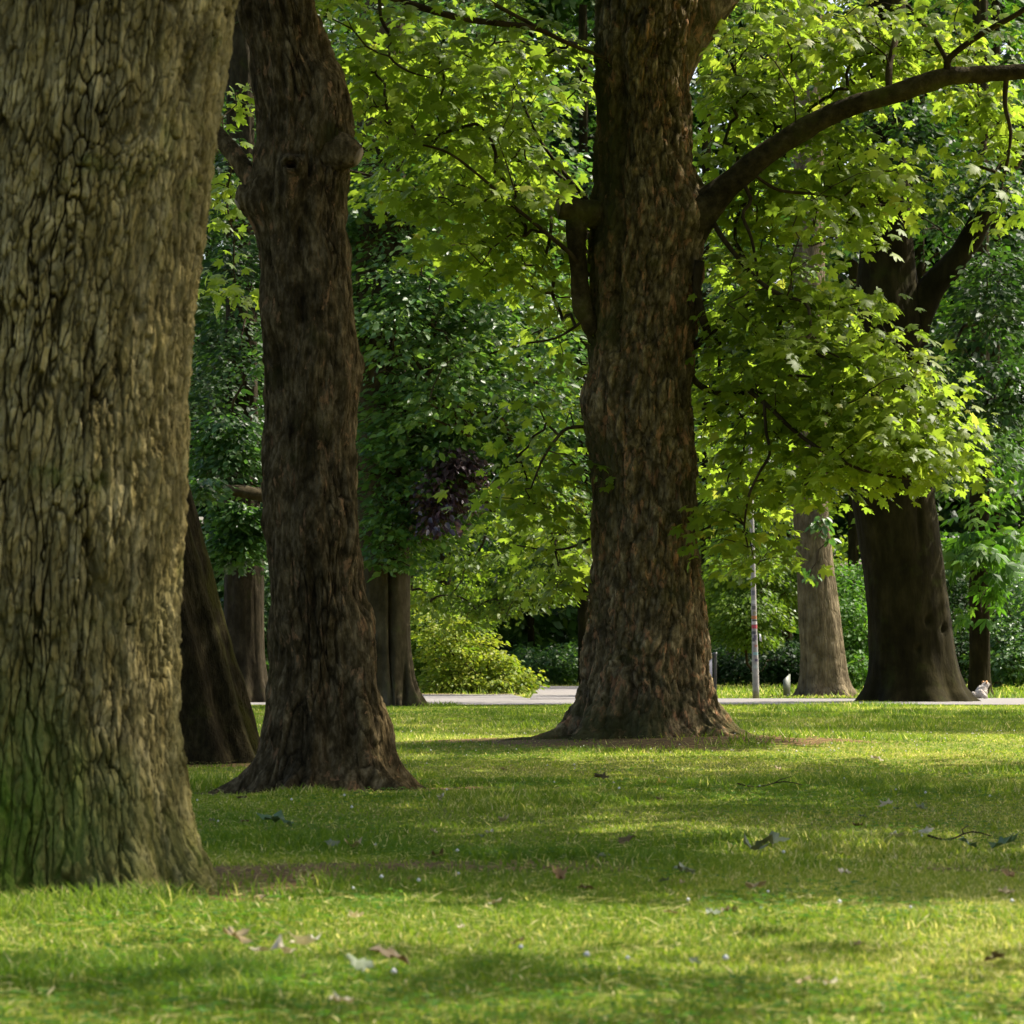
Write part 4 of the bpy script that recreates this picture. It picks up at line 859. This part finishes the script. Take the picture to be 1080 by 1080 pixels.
for u, d, h, cv, mt, n in [(80, 78, 20, 560, 'dark', 46), (200, 84, 21, 600, 'dark', 50), (300, 76, 19, 560, 'dark', 46), (390, 88, 22, 600, 'dark', 50), (470, 80, 20, 540, 'dark', 46), (560, 96, 23, 600, 'beech', 56), (615, 90, 21, 560, 'dark', 50), (690, 98, 23, 600, 'dark', 56), (745, 88, 21, 590, 'beech', 50), (830, 92, 22, 600, 'dark', 52),
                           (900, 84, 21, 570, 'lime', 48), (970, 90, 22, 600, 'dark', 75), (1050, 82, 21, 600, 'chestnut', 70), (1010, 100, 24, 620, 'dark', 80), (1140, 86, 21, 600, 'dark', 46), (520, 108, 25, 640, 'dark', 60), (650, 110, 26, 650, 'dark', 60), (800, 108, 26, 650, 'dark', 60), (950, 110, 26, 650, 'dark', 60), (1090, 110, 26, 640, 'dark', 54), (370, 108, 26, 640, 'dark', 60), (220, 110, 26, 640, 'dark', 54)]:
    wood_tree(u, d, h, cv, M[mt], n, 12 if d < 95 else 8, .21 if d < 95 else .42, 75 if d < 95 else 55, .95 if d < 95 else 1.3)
# undergrowth that closes the foot of the wood
bl = [(u + rng.normal() * 12, 672 + rng.normal() * 14, 104 + rng.normal() * 3, 60, 42, 2.5, 46) for u in range(60, 1200, 46)]
cs, od = blob_clumps(bl); cs[:, 2] = np.maximum(cs[:, 2], .2)
V, Fc, Tn = clump_leaves(cs, od, 30, .8, .6, .24, 'quad', .8, .4, .4, .2, .15, .7)
V[:, 2] = np.maximum(V[:, 2], .01)
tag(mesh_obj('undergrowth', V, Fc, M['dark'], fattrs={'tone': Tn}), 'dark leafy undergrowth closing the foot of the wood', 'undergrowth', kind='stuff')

# ------------------------------------------------------------------ grass
def blades(n, y0, y1, h, wd, seg, power=1.0):
    # even in the picture's own width at each distance, denser near
    t = rng.random(n)
    y = (y0 ** power + t * (y1 ** power - y0 ** power)) ** (1 / power)
    x = (rng.random(n) * 2 - 1) * (.162 * y + 1.1)
    s = soil_mask(x, y)
    ok = (rng.random(n) > s * .93) & ~on_path(x, y)
    x, y = x[ok], y[ok]; n = len(x)
    pt = np.stack([x, y, 0 * x], -1)
    tall = 1.5 * sstep(.52, .8, fbm(pt * np.array([1.1, .8, 1]), 3, 77))
    patch = fbm(pt * np.array([.9, .55, 1]), 4, 78)
    hh = h * (.35 + .75 * rng.random(n) ** 1.5) * (.7 + 1.0 * tall)
    for mx_, my_, _, _, r_ in MOUNDS:           # longer tufts the mower leaves against the trunks
        dd_ = np.hypot(x - mx_, y - my_); hh *= 1 + (.0 if my_ < 10 else .5) * np.exp(-((dd_ - r_ * 1.05) / .22) ** 2) * (rng.random(n) < .5)
    a = rng.random(n) * 2 * np.pi; ln = (.35 + 1.1 * rng.random(n)) * hh
    z = ground_z(x, y) - .004
    wv = np.stack([np.cos(a + 1.57), np.sin(a + 1.57), 0 * a], -1) * (wd * (.6 + .8 * rng.random(n)))[:, None]
    dv = np.stack([np.cos(a), np.sin(a), 0 * a], -1) * ln[:, None]
    root = np.stack([x, y, z], -1)
    tone = np.clip(.34 + (patch - .5) * 1.0 + rng.normal(size=n) * .18 - .12 * tall, 0, .93)
    dry = rng.random(n) < .05 + .14 * sstep(.5, .7, patch); tone[dry] = .86 + .14 * rng.random(dry.sum())
    up = np.array([0, 0, 1.0])
    if seg == 2:
        mid = root + dv * .35 + up * (hh * .62)[:, None]; tip = root + dv + up * hh[:, None]
        V = np.stack([root - wv, root + wv, mid - wv * .8, mid + wv * .8, tip], 1)
        Fq = np.array([(0, 1, 3), (0, 3, 2), (2, 3, 4)])
    else:
        tip = root + dv + up * hh[:, None]
        V = np.stack([root - wv, root + wv, tip], 1); Fq = np.array([(0, 1, 2)])
    k = V.shape[1]
    return V.reshape(-1, 3), (Fq[None] + (np.arange(n) * k)[:, None, None]).reshape(-1, 3), np.repeat(tone, len(Fq))
V, Fc, Tn = join_leaves([blades(270000, 4.4, 9.5, .029, .0017, 2, 1.4), blades(230000, 9.5, 17, .028, .0028, 2, 1.3), blades(210000, 17, 30, .030, .005, 1, 1.2), blades(160000, 30, 47.9, .04, .008, 1, 1.1), blades(60000, 55.5, 88, .09, .015, 1, 1.1)])
tag(mesh_obj('grass', V, Fc, M['grass'], fattrs={'tone': Tn}), 'short mown grass with yellow patches under the trees', 'grass', kind='stuff')

# ------------------------------------------------------------------ things beyond the path
M['galv'] = plain_mat('weathered_grey_metal', (0.20, 0.185, 0.165), (0.30, 0.28, 0.25), 12, 0.55, 0.15)
M['darkpost'] = plain_mat('dark_grey_post', (0.035, 0.036, 0.036), (0.06, 0.062, 0.06), 20, 0.5)
M['panel'] = plain_mat('light_grey_panel', (0.24, 0.23, 0.25), (0.30, 0.29, 0.31), 6, 0.5)
M['signback'] = plain_mat('grey_green_metal', (0.075, 0.085, 0.058), (0.11, 0.12, 0.085), 10, 0.55)
def flat_mat(name, c): return plain_mat(name, [x * .8 for x in c], c, 40, 0.6, .05)
dp = 56.4
bp = P(797.5, 0, dp); bp[2] = 0
post = empty('lamp_post', bp, 'thin grey lamp post covered in faded stickers beyond the path', 'lamp post')
mb = MB(); top = P(790, 430, dp)
pz = np.linspace(0, top[2], 24)
mb.tube(np.column_stack([bp[0] + (top[0] - bp[0]) * pz / top[2], np.full(24, dp), pz - .03]), np.interp(pz, [0, .7, 1.0, 4.7], [.056, .054, .046, .030]), 20)
mb.build('pole', M['galv'], post, bp, True)
mb = MB()
mb.tube([(top[0], dp, top[2] - .04), (top[0], dp, top[2] + .02), (top[0], dp, top[2] + .05)], [.045, .06, .10], 20); 
mb.build('lantern_base', M['darkpost'], post, bp, False); mb = MB()
mb.tube([(top[0], dp, top[2] + .38), (top[0], dp, top[2] + .40), (top[0], dp, top[2] + .46), (top[0], dp, top[2] + .49)], [.19, .20, .10, .02], 20)
mb.build('lantern_cap', M['darkpost'], post, bp, False)
mb = MB(); mb.tube([(top[0], dp, top[2] + .05), (top[0], dp, top[2] + .2), (top[0], dp, top[2] + .379)], [.10, .13, .17], 20, False); mb.build('lantern_glass', flat_mat('milky_glass', (.6, .6, .56)), post, bp, True)
for v0, v1, a, wd, c in [(647.5, 651, -95, 140, (.42, .16, .05)), (651.6, 653, -80, 110, (.03, .03, .03)), (653.6, 656.6, -90, 150, (.55, .5, .46)), (657, 661, -90, 150, (.40, .05, .07)), (664, 667, -110, 80, (.05, .05, .06)), (668, 673, -75, 70, (.10, .08, .12)), (671, 674.5, -120, 70, (.07, .06, .06)), (678, 680.5, -70, 60, (.3, .13, .09)),
                        (686, 689, -80, 100, (.22, .38, .36)), (693, 695.5, -70, 60, (.07, .05, .09)), (699, 703, -85, 80, (.34, .37, .33)), (621, 626, -100, 80, (.12, .12, .14)), (631, 635, -90, 90, (.42, .41, .40)), (637, 641, -95, 90, (.10, .09, .08)), (675, 677, -120, 50, (.45, .4, .35)), (643, 646, -80, 60, (.24, .22, .1))]:
    z0, z1 = P(0, v1, dp)[2], P(0, v0, dp)[2]; zc = (z0 + z1) / 2
    r = float(np.interp(zc, [0, .7, 1.0, 4.7], [.056, .054, .046, .030])) + .0025; xc = bp[0] + (top[0] - bp[0]) * zc / top[2]
    th = np.radians(np.linspace(a - wd / 2, a + wd / 2, 9)); V = []
    for zz in (z0, z1):
        V += [(xc + r * math.cos(q), dp + r * math.sin(q), zz - .03) for q in th]
    fq = [(k, k + 1, k + 10, k + 9) for k in range(8)]
    mesh_obj('sticker', V, fq, flat_mat('sticker_paper', c), post, True, bp)
c = P(801.3, 673, dp)
mb = MB(); V = [(c[0] - .012, dp - .045, c[2] + .075), (c[0] + .012, dp - .05, c[2] + .06), (c[0] + .032, dp - .065, c[2] - .06), (c[0] - .008, dp - .06, c[2] - .045)]
mb.add(V + [(x, y + .003, z) for x, y, z in V], [(0, 3, 2, 1), (4, 5, 6, 7), (0, 1, 5, 4), (1, 2, 6, 5), (2, 3, 7, 6), (3, 0, 4, 7)])
mb.build('paper_flap', flat_mat('torn_paper', (.72, .70, .68)), post, bp)

db = 56.0
bb = P(728, 0, db); bb[2] = 0
board = empty('notice_board', bb, 'grey notice board on dark posts mostly hidden behind the central trunk', 'notice board')
for u in (701, 754.3):
    q = P(u, 0, db); h = P(0, 688, db)[2]
    mb = MB(); mb.tube([(q[0], db, -.05), (q[0], db, h - .05), (q[0], db, h - .035), (q[0], db, h)], [.027, .027, .033, .033], 14); mb.build('post', M['darkpost'], board, bb, False)
pa, pb_ = P(703.5, 691, db), P(751.2, 733, db)
mb = MB(); mb.box(((pa[0] + pb_[0]) / 2, db, (pa[2] + pb_[2]) / 2), (pb_[0] - pa[0], .05, pa[2] - pb_[2]), 0, .008); mb.build('panel', M['panel'], board, bb)
mb = MB(); mb.box(((pa[0] + pb_[0]) / 2, db, pa[2] + .018), (pb_[0] - pa[0], .075, .03), 0, .006); mb.build('top_rail', M['darkpost'], board, bb)

ds = 57.0
bs = P(830.5, 0, ds); bs[2] = 0
sg = empty('park_sign', bs, 'small grey green sign with slanted top standing left of the pale trunk', 'sign')
x0, x1 = P(827, 0, ds)[0], P(834, 0, ds)[0]; zl, zr, zb = P(0, 717, ds)[2], P(0, 711, ds)[2], P(0, 733.5, ds)[2]
V = [(x0, ds - .08, zb), (x1, ds + .08, zb), (x1, ds + .08, zr), (x0, ds - .08, zl)]
V = V + [(x - .02, y + .016, z) for x, y, z in V]
mb = MB(); mb.add(V, [(0, 1, 2, 3), (7, 6, 5, 4), (0, 4, 5, 1), (1, 5, 6, 2), (2, 6, 7, 3), (3, 7, 4, 0)]); mb.build('board', M['signback'], sg, bs)
mb = MB(); mb.tube([(bs[0], ds + .01, -.04), (bs[0], ds + .01, zb + .03)], [.014, .014], 10); mb.build('post', M['darkpost'], sg, bs)

# the small white dog
dd = 55.4
bdg = P(1034.5, 0, dd); bdg[2] = .012
dog = empty('dog', bdg, 'small fluffy white dog sitting at the path edge beside the massive trunk', 'dog')
dog.rotation_euler[2] = math.radians(28)
J = [((-.055, 0, .085), .078), ((.0, 0, .125), .080), ((.05, 0, .165), .068), ((.08, 0, .205), .052), ((.095, 0, .228), .064), ((.130, 0, .222), .044), ((.158, 0, .214), .028),
     ((.055, .045, .10), .032), ((.066, .045, .05), .025), ((.085, .045, .014), .022), ((.055, -.045, .10), .032), ((.066, -.045, .05), .025), ((.085, -.045, .014), .022),
     ((-.02, .075, .065), .045), ((.03, .085, .03), .026), ((.06, .085, .014), .020), ((-.02, -.075, .065), .045), ((.03, -.085, .03), .026), ((.06, -.085, .014), .020),
     ((-.12, 0, .055), .034), ((-.155, 0, .08), .028), ((-.16, 0, .115), .018)]
E = [(0, 1), (1, 2), (2, 3), (3, 4), (4, 5), (5, 6), (2, 7), (7, 8), (8, 9), (2, 10), (10, 11), (11, 12), (0, 13), (13, 14), (14, 15), (0, 16), (16, 17), (17, 18), (0, 19), (19, 20), (20, 21)]
me = bpy.data.meshes.new('skeleton'); me.from_pydata([j[0] for j in J], E, []); tmp = bpy.data.objects.new('skeleton', me); C.objects.link(tmp)
sk_ = tmp.modifiers.new('skin', 'SKIN')
for k, j in enumerate(J): me.skin_vertices[0].data[k].radius = (j[1], j[1]); me.skin_vertices[0].data[k].use_root = (k == 0)
sb = tmp.modifiers.new('sub', 'SUBSURF'); sb.levels = 4; sb.render_levels = 4
bpy.context.view_layer.update()
bmsh = bpy.data.meshes.new_from_object(tmp.evaluated_get(bpy.context.evaluated_depsgraph_get()))
bpy.data.objects.remove(tmp)
co = np.zeros(len(bmsh.vertices) * 3, np.float32); bmsh.vertices.foreach_get('co', co); co = co.reshape(-1, 3).astype(float)
no = np.zeros(len(bmsh.vertices) * 3, np.float32); bmsh.vertices.foreach_get('normal', no); no = no.reshape(-1, 3)
co += no * (0.022 * (fbm(co * 42, 3, 5) - .45) + .012 * (fbm(co * 110, 2, 6) - .5))[:, None]; co[:, 2] = np.maximum(co[:, 2], 0)
bmsh.vertices.foreach_set('co', co.astype(np.float32).ravel()); bmsh.polygons.foreach_set('use_smooth', np.ones(len(bmsh.polygons), bool)); bmsh.update()
bmsh.materials.clear(); bmsh.materials.append(plain_mat('white_fur', (.34, .29, .24), (.46, .41, .35), 60, .95, .5))
body = bpy.data.objects.new('body', bmsh); C.objects.link(body); body.parent = dog
def local(name, mbb, mat, parent): return mesh_obj(name, np.vstack(mbb.v), np.vstack(mbb.f), mat, parent, True)
em = plain_mat('ginger_fur', (.45, .22, .09), (.58, .32, .15), 60, .95, .5); bk = plain_mat('black_nose', (.01, .01, .01), (.02, .02, .02), 30, .4)
for sy in (-1, 1):
    mb = MB(); mb.tube([(.085, sy * .034, .262), (.080, sy * .046, .276), (.074, sy * .058, .266), (.072, sy * .064, .242)], [.014, .018, .016, .006], 10); local('ear', mb, em, dog)
    mb = MB(); mb.tube([(.128, sy * .024, .250), (.140, sy * .026, .252), (.145, sy * .0265, .252)], [.006, .007, .003], 8); local('eye', mb, bk, dog)
mb = MB(); mb.tube([(.170, 0, .226), (.184, 0, .229), (.189, 0, .228)], [.011, .012, .005], 10); local('nose', mb, bk, dog)

# ------------------------------------------------------------------ fallen leaves and twigs on the lawn
def dry(name, c1, c2): return leaf_mat(name, [(0, c1), (1, c2)], (1.2, 1.1, .8), .15, .65, .3)
DL = {'pale': dry('pale_dead_leaf', (.36, .31, .20), (.54, .48, .35)), 'brown': dry('brown_dead_leaf', (.075, .052, .020), (.15, .105, .045)), 'tan': dry('tan_dead_leaf', (.22, .165, .075), (.36, .28, .14)),
      'green': dry('fallen_green_leaf', (.05, .10, .045), (.09, .15, .07)), 'yellow': dry('yellow_leaf', (.42, .28, .03), (.52, .38, .05)), 'greygreen': dry('wilted_leaf', (.10, .125, .07), (.17, .19, .11)), 'rust': dry('rust_leaf', (.17, .10, .035), (.28, .18, .07))}
MV, MF = tmpl('maple')
def spot(u, v, lift=.02):
    y = F * CAMH / (v - HOR); x = (u - 540) / F * y
    for _ in range(4): y = F * (CAMH - float(ground_z(x, y)) - lift) / (v - HOR); x = (u - 540) / F * y
    return np.array([x, y, float(ground_z(x, y)) + lift])
def fallen(pos, size, kind, label, group=None, name='fallen_leaf', curl=None, r=None):
    r = r or random
    v = MV.copy(); v[:, 1] -= .35
    c = curl if curl is not None else r.uniform(.15, .8); size *= .85
    v = np.vstack([v]); v[:, 2] = c * v[:, 0] ** 2 + .5 * c * np.maximum(v[:, 1], 0) ** 2 - .3 * c * np.minimum(v[:, 1], 0) ** 2 + .07 * np.sin(v[:, 0] * 9 + v[:, 1] * 7 + size * 400) + .06 * np.cos(v[:, 1] * 11 + size * 300)
    v *= size * np.array([r.uniform(.4, .75), .85, 1.0])
    rz, rx, ry = r.uniform(0, 6.28), r.uniform(-.35, .35), r.uniform(-.35, .35)
    cz, sz = math.cos(rz), math.sin(rz)
    v = v @ np.array([[1, 0, 0], [0, math.cos(rx), -math.sin(rx)], [0, math.sin(rx), math.cos(rx)]]).T
    v = v @ np.array([[math.cos(ry), 0, math.sin(ry)], [0, 1, 0], [-math.sin(ry), 0, math.cos(ry)]]).T
    v = v @ np.array([[cz, -sz, 0], [sz, cz, 0], [0, 0, 1]]).T
    p = np.array(pos)
    o = mesh_obj(name, v + p, MF, DL[kind], None, False, tuple(p), fattrs={'tone': [r.random()] * len(MF)})
    return tag(o, label, 'leaf', group)
for u, v, s_, k, lb in [
    (249, 987, .062, 'tan', 'curled tan leaf lying left of the pale leaf pair in the front sunlit strip'),
    (283, 1000, .075, 'pale', 'flat whitish dead leaf, lowest of the pale leaves in front of the broad trunk'),
    (321, 992, .06, 'pale', 'raised whitish dead leaf with turned-up edge right of the flat whitish one'),
    (302, 1003, .045, 'pale', 'small pale scrap of leaf between the two whitish dead leaves'),
    (415, 1008, .07, 'brown', 'dark brown arched leaf at the front, right of a wilted grey green leaf'),
    (376, 1018, .065, 'greygreen', 'wilted grey green leaf beside the dark brown arched leaf at the front'),
    (360, 1056, .04, 'pale', 'pale leaf scrap deep in the shaded grass at the bottom'),
    (294, 868, .14, 'green', 'large fresh green leaf lying on the shaded lawn below the knobbly trunk'),
    (372, 892, .09, 'tan', 'crumpled tan leaf in the litter on the shaded lawn'),
    (350, 890, .08, 'greygreen', 'wilted leaf beside the crumpled tan leaf in the litter'),
    (812, 890, .12, 'greygreen', 'big wilted grey green leaf standing up on the right half of the lawn'),
    (795, 895, .09, 'greygreen', 'wilted pale leaf lying at the foot of the standing wilted leaf'),
    (946, 881, .07, 'pale', 'long pale leaf lying on the sunlit lawn below the massive trunk'),
    (976, 877, .08, 'pale', 'crinkled whitish leaf right of the long pale leaf'),
    (1022, 889, .10, 'green', 'green leaf still on its twig at the right of the lawn'),
    (1060, 889, .11, 'green', 'green leaf at the right edge of the lawn'),
    (797, 934, .06, 'tan', 'tan leaf standing upright in the longer grass strip'),
    (722, 918, .08, 'greygreen', 'flat wilted leaf in the shaded grass strip'),
    (660, 886, .08, 'brown', 'brown upturned leaf in shade straight below the central trunk'),
    (697, 826, .075, 'yellow', 'bright yellow leaf on the shaded lawn in front of the central trunk'),
    (634, 819, .10, 'brown', 'dark crumpled leaf left of the yellow leaf'),
    (934, 848, .075, 'pale', 'pale pinkish leaf alone on the shaded lawn at the right'),
    (1064, 922, .055, 'rust', 'pale rust coloured leaf near the right edge'),
    (848, 1034, .035, 'tan', 'small tan leaf in the bottom sunlit grass'),
    (877, 1036, .04, 'pale', 'small pale leaf beside the small tan leaf at the bottom'),
    (590, 923, .07, 'rust', 'rust brown leaf in shade at the middle of the lawn'),
    (465, 841, .06, 'pale', 'tiny white leaf on the lawn right of the knobbly trunk'),
    (925, 800, .10, 'pale', 'pale leaf at the edge of the far sunlit strip')]:
    big = 1.5 if v > 940 and u < 430 else 1.25
    fallen(spot(u, v, .036 if v > 900 else .028), s_ * big, k, lb)
rr = random.Random(5)
for k in range(46):
    u, v = rr.uniform(200, 1085), 806 + 230 * rr.random() ** 1.3
    p = spot(u, v, .012)
    if soil_mask(np.array([p[0]]), np.array([p[1]]))[0] > .9 and p[0] < -.9: continue
    fallen(p, rr.uniform(.035, .07), rr.choice(['brown', 'tan', 'brown', 'pale', 'greygreen']), 'small dry fallen leaf half sunk in the lawn', 'small dry leaves scattered over the lawn', r=rr)
def twig(u, v, ln, ang, label):
    p = spot(u, v, .02); d = np.array([math.cos(ang), math.sin(ang), 0])
    pts = [p + d * ln * s + np.array([0, 0, .012 * math.sin(s * 7) + .008]) + np.array([-d[1], d[0], 0]) * .03 * ln * math.sin(s * 6) for s in np.linspace(-.5, .5, 8)]
    mb = MB(); mb.tube(pts, np.linspace(.004, .002, 8), 6)
    q = pts[4]; mb.tube([q, q + (d * .6 + np.array([-d[1], d[0], .25])) * ln * .18, q + (d * 1.0 + np.array([-d[1], d[0], .3])) * ln * .3], [.003, .0025, .0015], 5)
    tag(mb.build('fallen_twig', M['twig'], None, tuple(p), True), label, 'twig')
twig(1012, 884, .26, .5, 'thin bent twig with leaves on the sunlit lawn at the right')
twig(812, 829, .30, .05, 'dark twig on the shaded lawn right of the central trunk')
# clover heads: nobody could count them
n = 420
y = 6 + 24 * rng.random(n) ** 1.1; x = (rng.random(n) * 2 - 1) * .16 * y
okc = (fbm(np.stack([x * 1.3, y * .9, 0 * x], -1), 3, 55) > .52) & (soil_mask(x, y) < .2)
far_ = rng.random(n) < .5; y2 = 21 + 8 * rng.random(n); x = np.where(far_, (rng.random(n) * 2 - 1) * .16 * y2, x); y = np.where(far_, y2, y); okc |= far_ & (soil_mask(x, y) < .2)
x, y = x[okc], y[okc]
oc = np.array([(1, 0, 0), (-1, 0, 0), (0, 1, 0), (0, -1, 0), (0, 0, 1.1), (0, 0, -.8), (.7, .7, .3), (-.7, .7, .3), (.7, -.7, .3), (-.7, -.7, .3)])
of = np.array([(4, 0, 6), (4, 6, 2), (4, 2, 7), (4, 7, 1), (4, 1, 9), (4, 9, 3), (4, 3, 8), (4, 8, 0), (5, 6, 0), (5, 2, 6), (5, 7, 2), (5, 1, 7), (5, 9, 1), (5, 3, 9), (5, 8, 3), (5, 0, 8)])
rad = rng.uniform(.0035, .007, len(x))
V = np.stack([x, y, ground_z(x, y) + rng.uniform(.018, .045, len(x))], -1)[:, None] + oc[None] * rad[:, None, None]
tag(mesh_obj('clover_flowers', V.reshape(-1, 3), (of[None] + (np.arange(len(x)) * 10)[:, None, None]).reshape(-1, 3), flat_mat('clover_white', (.62, .60, .55))), 'white clover heads scattered through the lawn', 'flowers', kind='stuff')

# clover leaves and dry clippings lying in the turf
n = 16000
y = 4.8 + 18 * rng.random(n) ** 1.2; x = (rng.random(n) * 2 - 1) * .18 * y
okc = (fbm(np.stack([x * 1.6, y * 1.1, 0 * x], -1), 3, 155) > .55) & (soil_mask(x, y) < .3)
x, y = x[okc], y[okc]; n = len(x)
base = np.stack([x, y, ground_z(x, y) + rng.uniform(.012, .03, n)], -1); a0 = rng.random(n) * 6.28
parts = []
for k in range(3):
    a = a0 + k * 2.094
    parts.append(leaves(base, np.stack([np.cos(a), np.sin(a), .25 + 0 * a], -1), np.stack([rng.normal(size=n) * .25, rng.normal(size=n) * .25, np.ones(n)], -1), rng.uniform(.010, .018, n), rng.uniform(.2, .9, n), 'quad'))
V, Fc, Tn = join_leaves(parts)
tag(mesh_obj('clover_leaves', V, Fc, M['chestnut'], fattrs={'tone': Tn}), 'low clover leaves in patches among the grass', 'clover', kind='stuff')
n = 15000
y = 4.8 + 24 * rng.random(n) ** 1.1; x = (rng.random(n) * 2 - 1) * .18 * y
a = rng.random(n) * 6.28
V, Fc, Tn = leaves(np.stack([x, y, ground_z(x, y) + rng.uniform(.010, .028, n)], -1), np.stack([np.cos(a), np.sin(a), rng.normal(size=n) * .15], -1), np.stack([0 * a, 0 * a, 1 + 0 * a], -1), rng.uniform(.02, .06, n), .9 + .1 * rng.random(n), 'quad')
V = V.reshape(n, 4, 3); c = (V[:, :1] + V[:, 2:3]) / 2; V[:, 1:2] = c + (V[:, 1:2] - c) * .14; V[:, 3:4] = c + (V[:, 3:4] - c) * .14
tag(mesh_obj('grass_clippings', V.reshape(-1, 3), Fc, M['grass'], fattrs={'tone': Tn}), 'dry straw coloured clippings lying in the grass', 'clippings', kind='stuff')
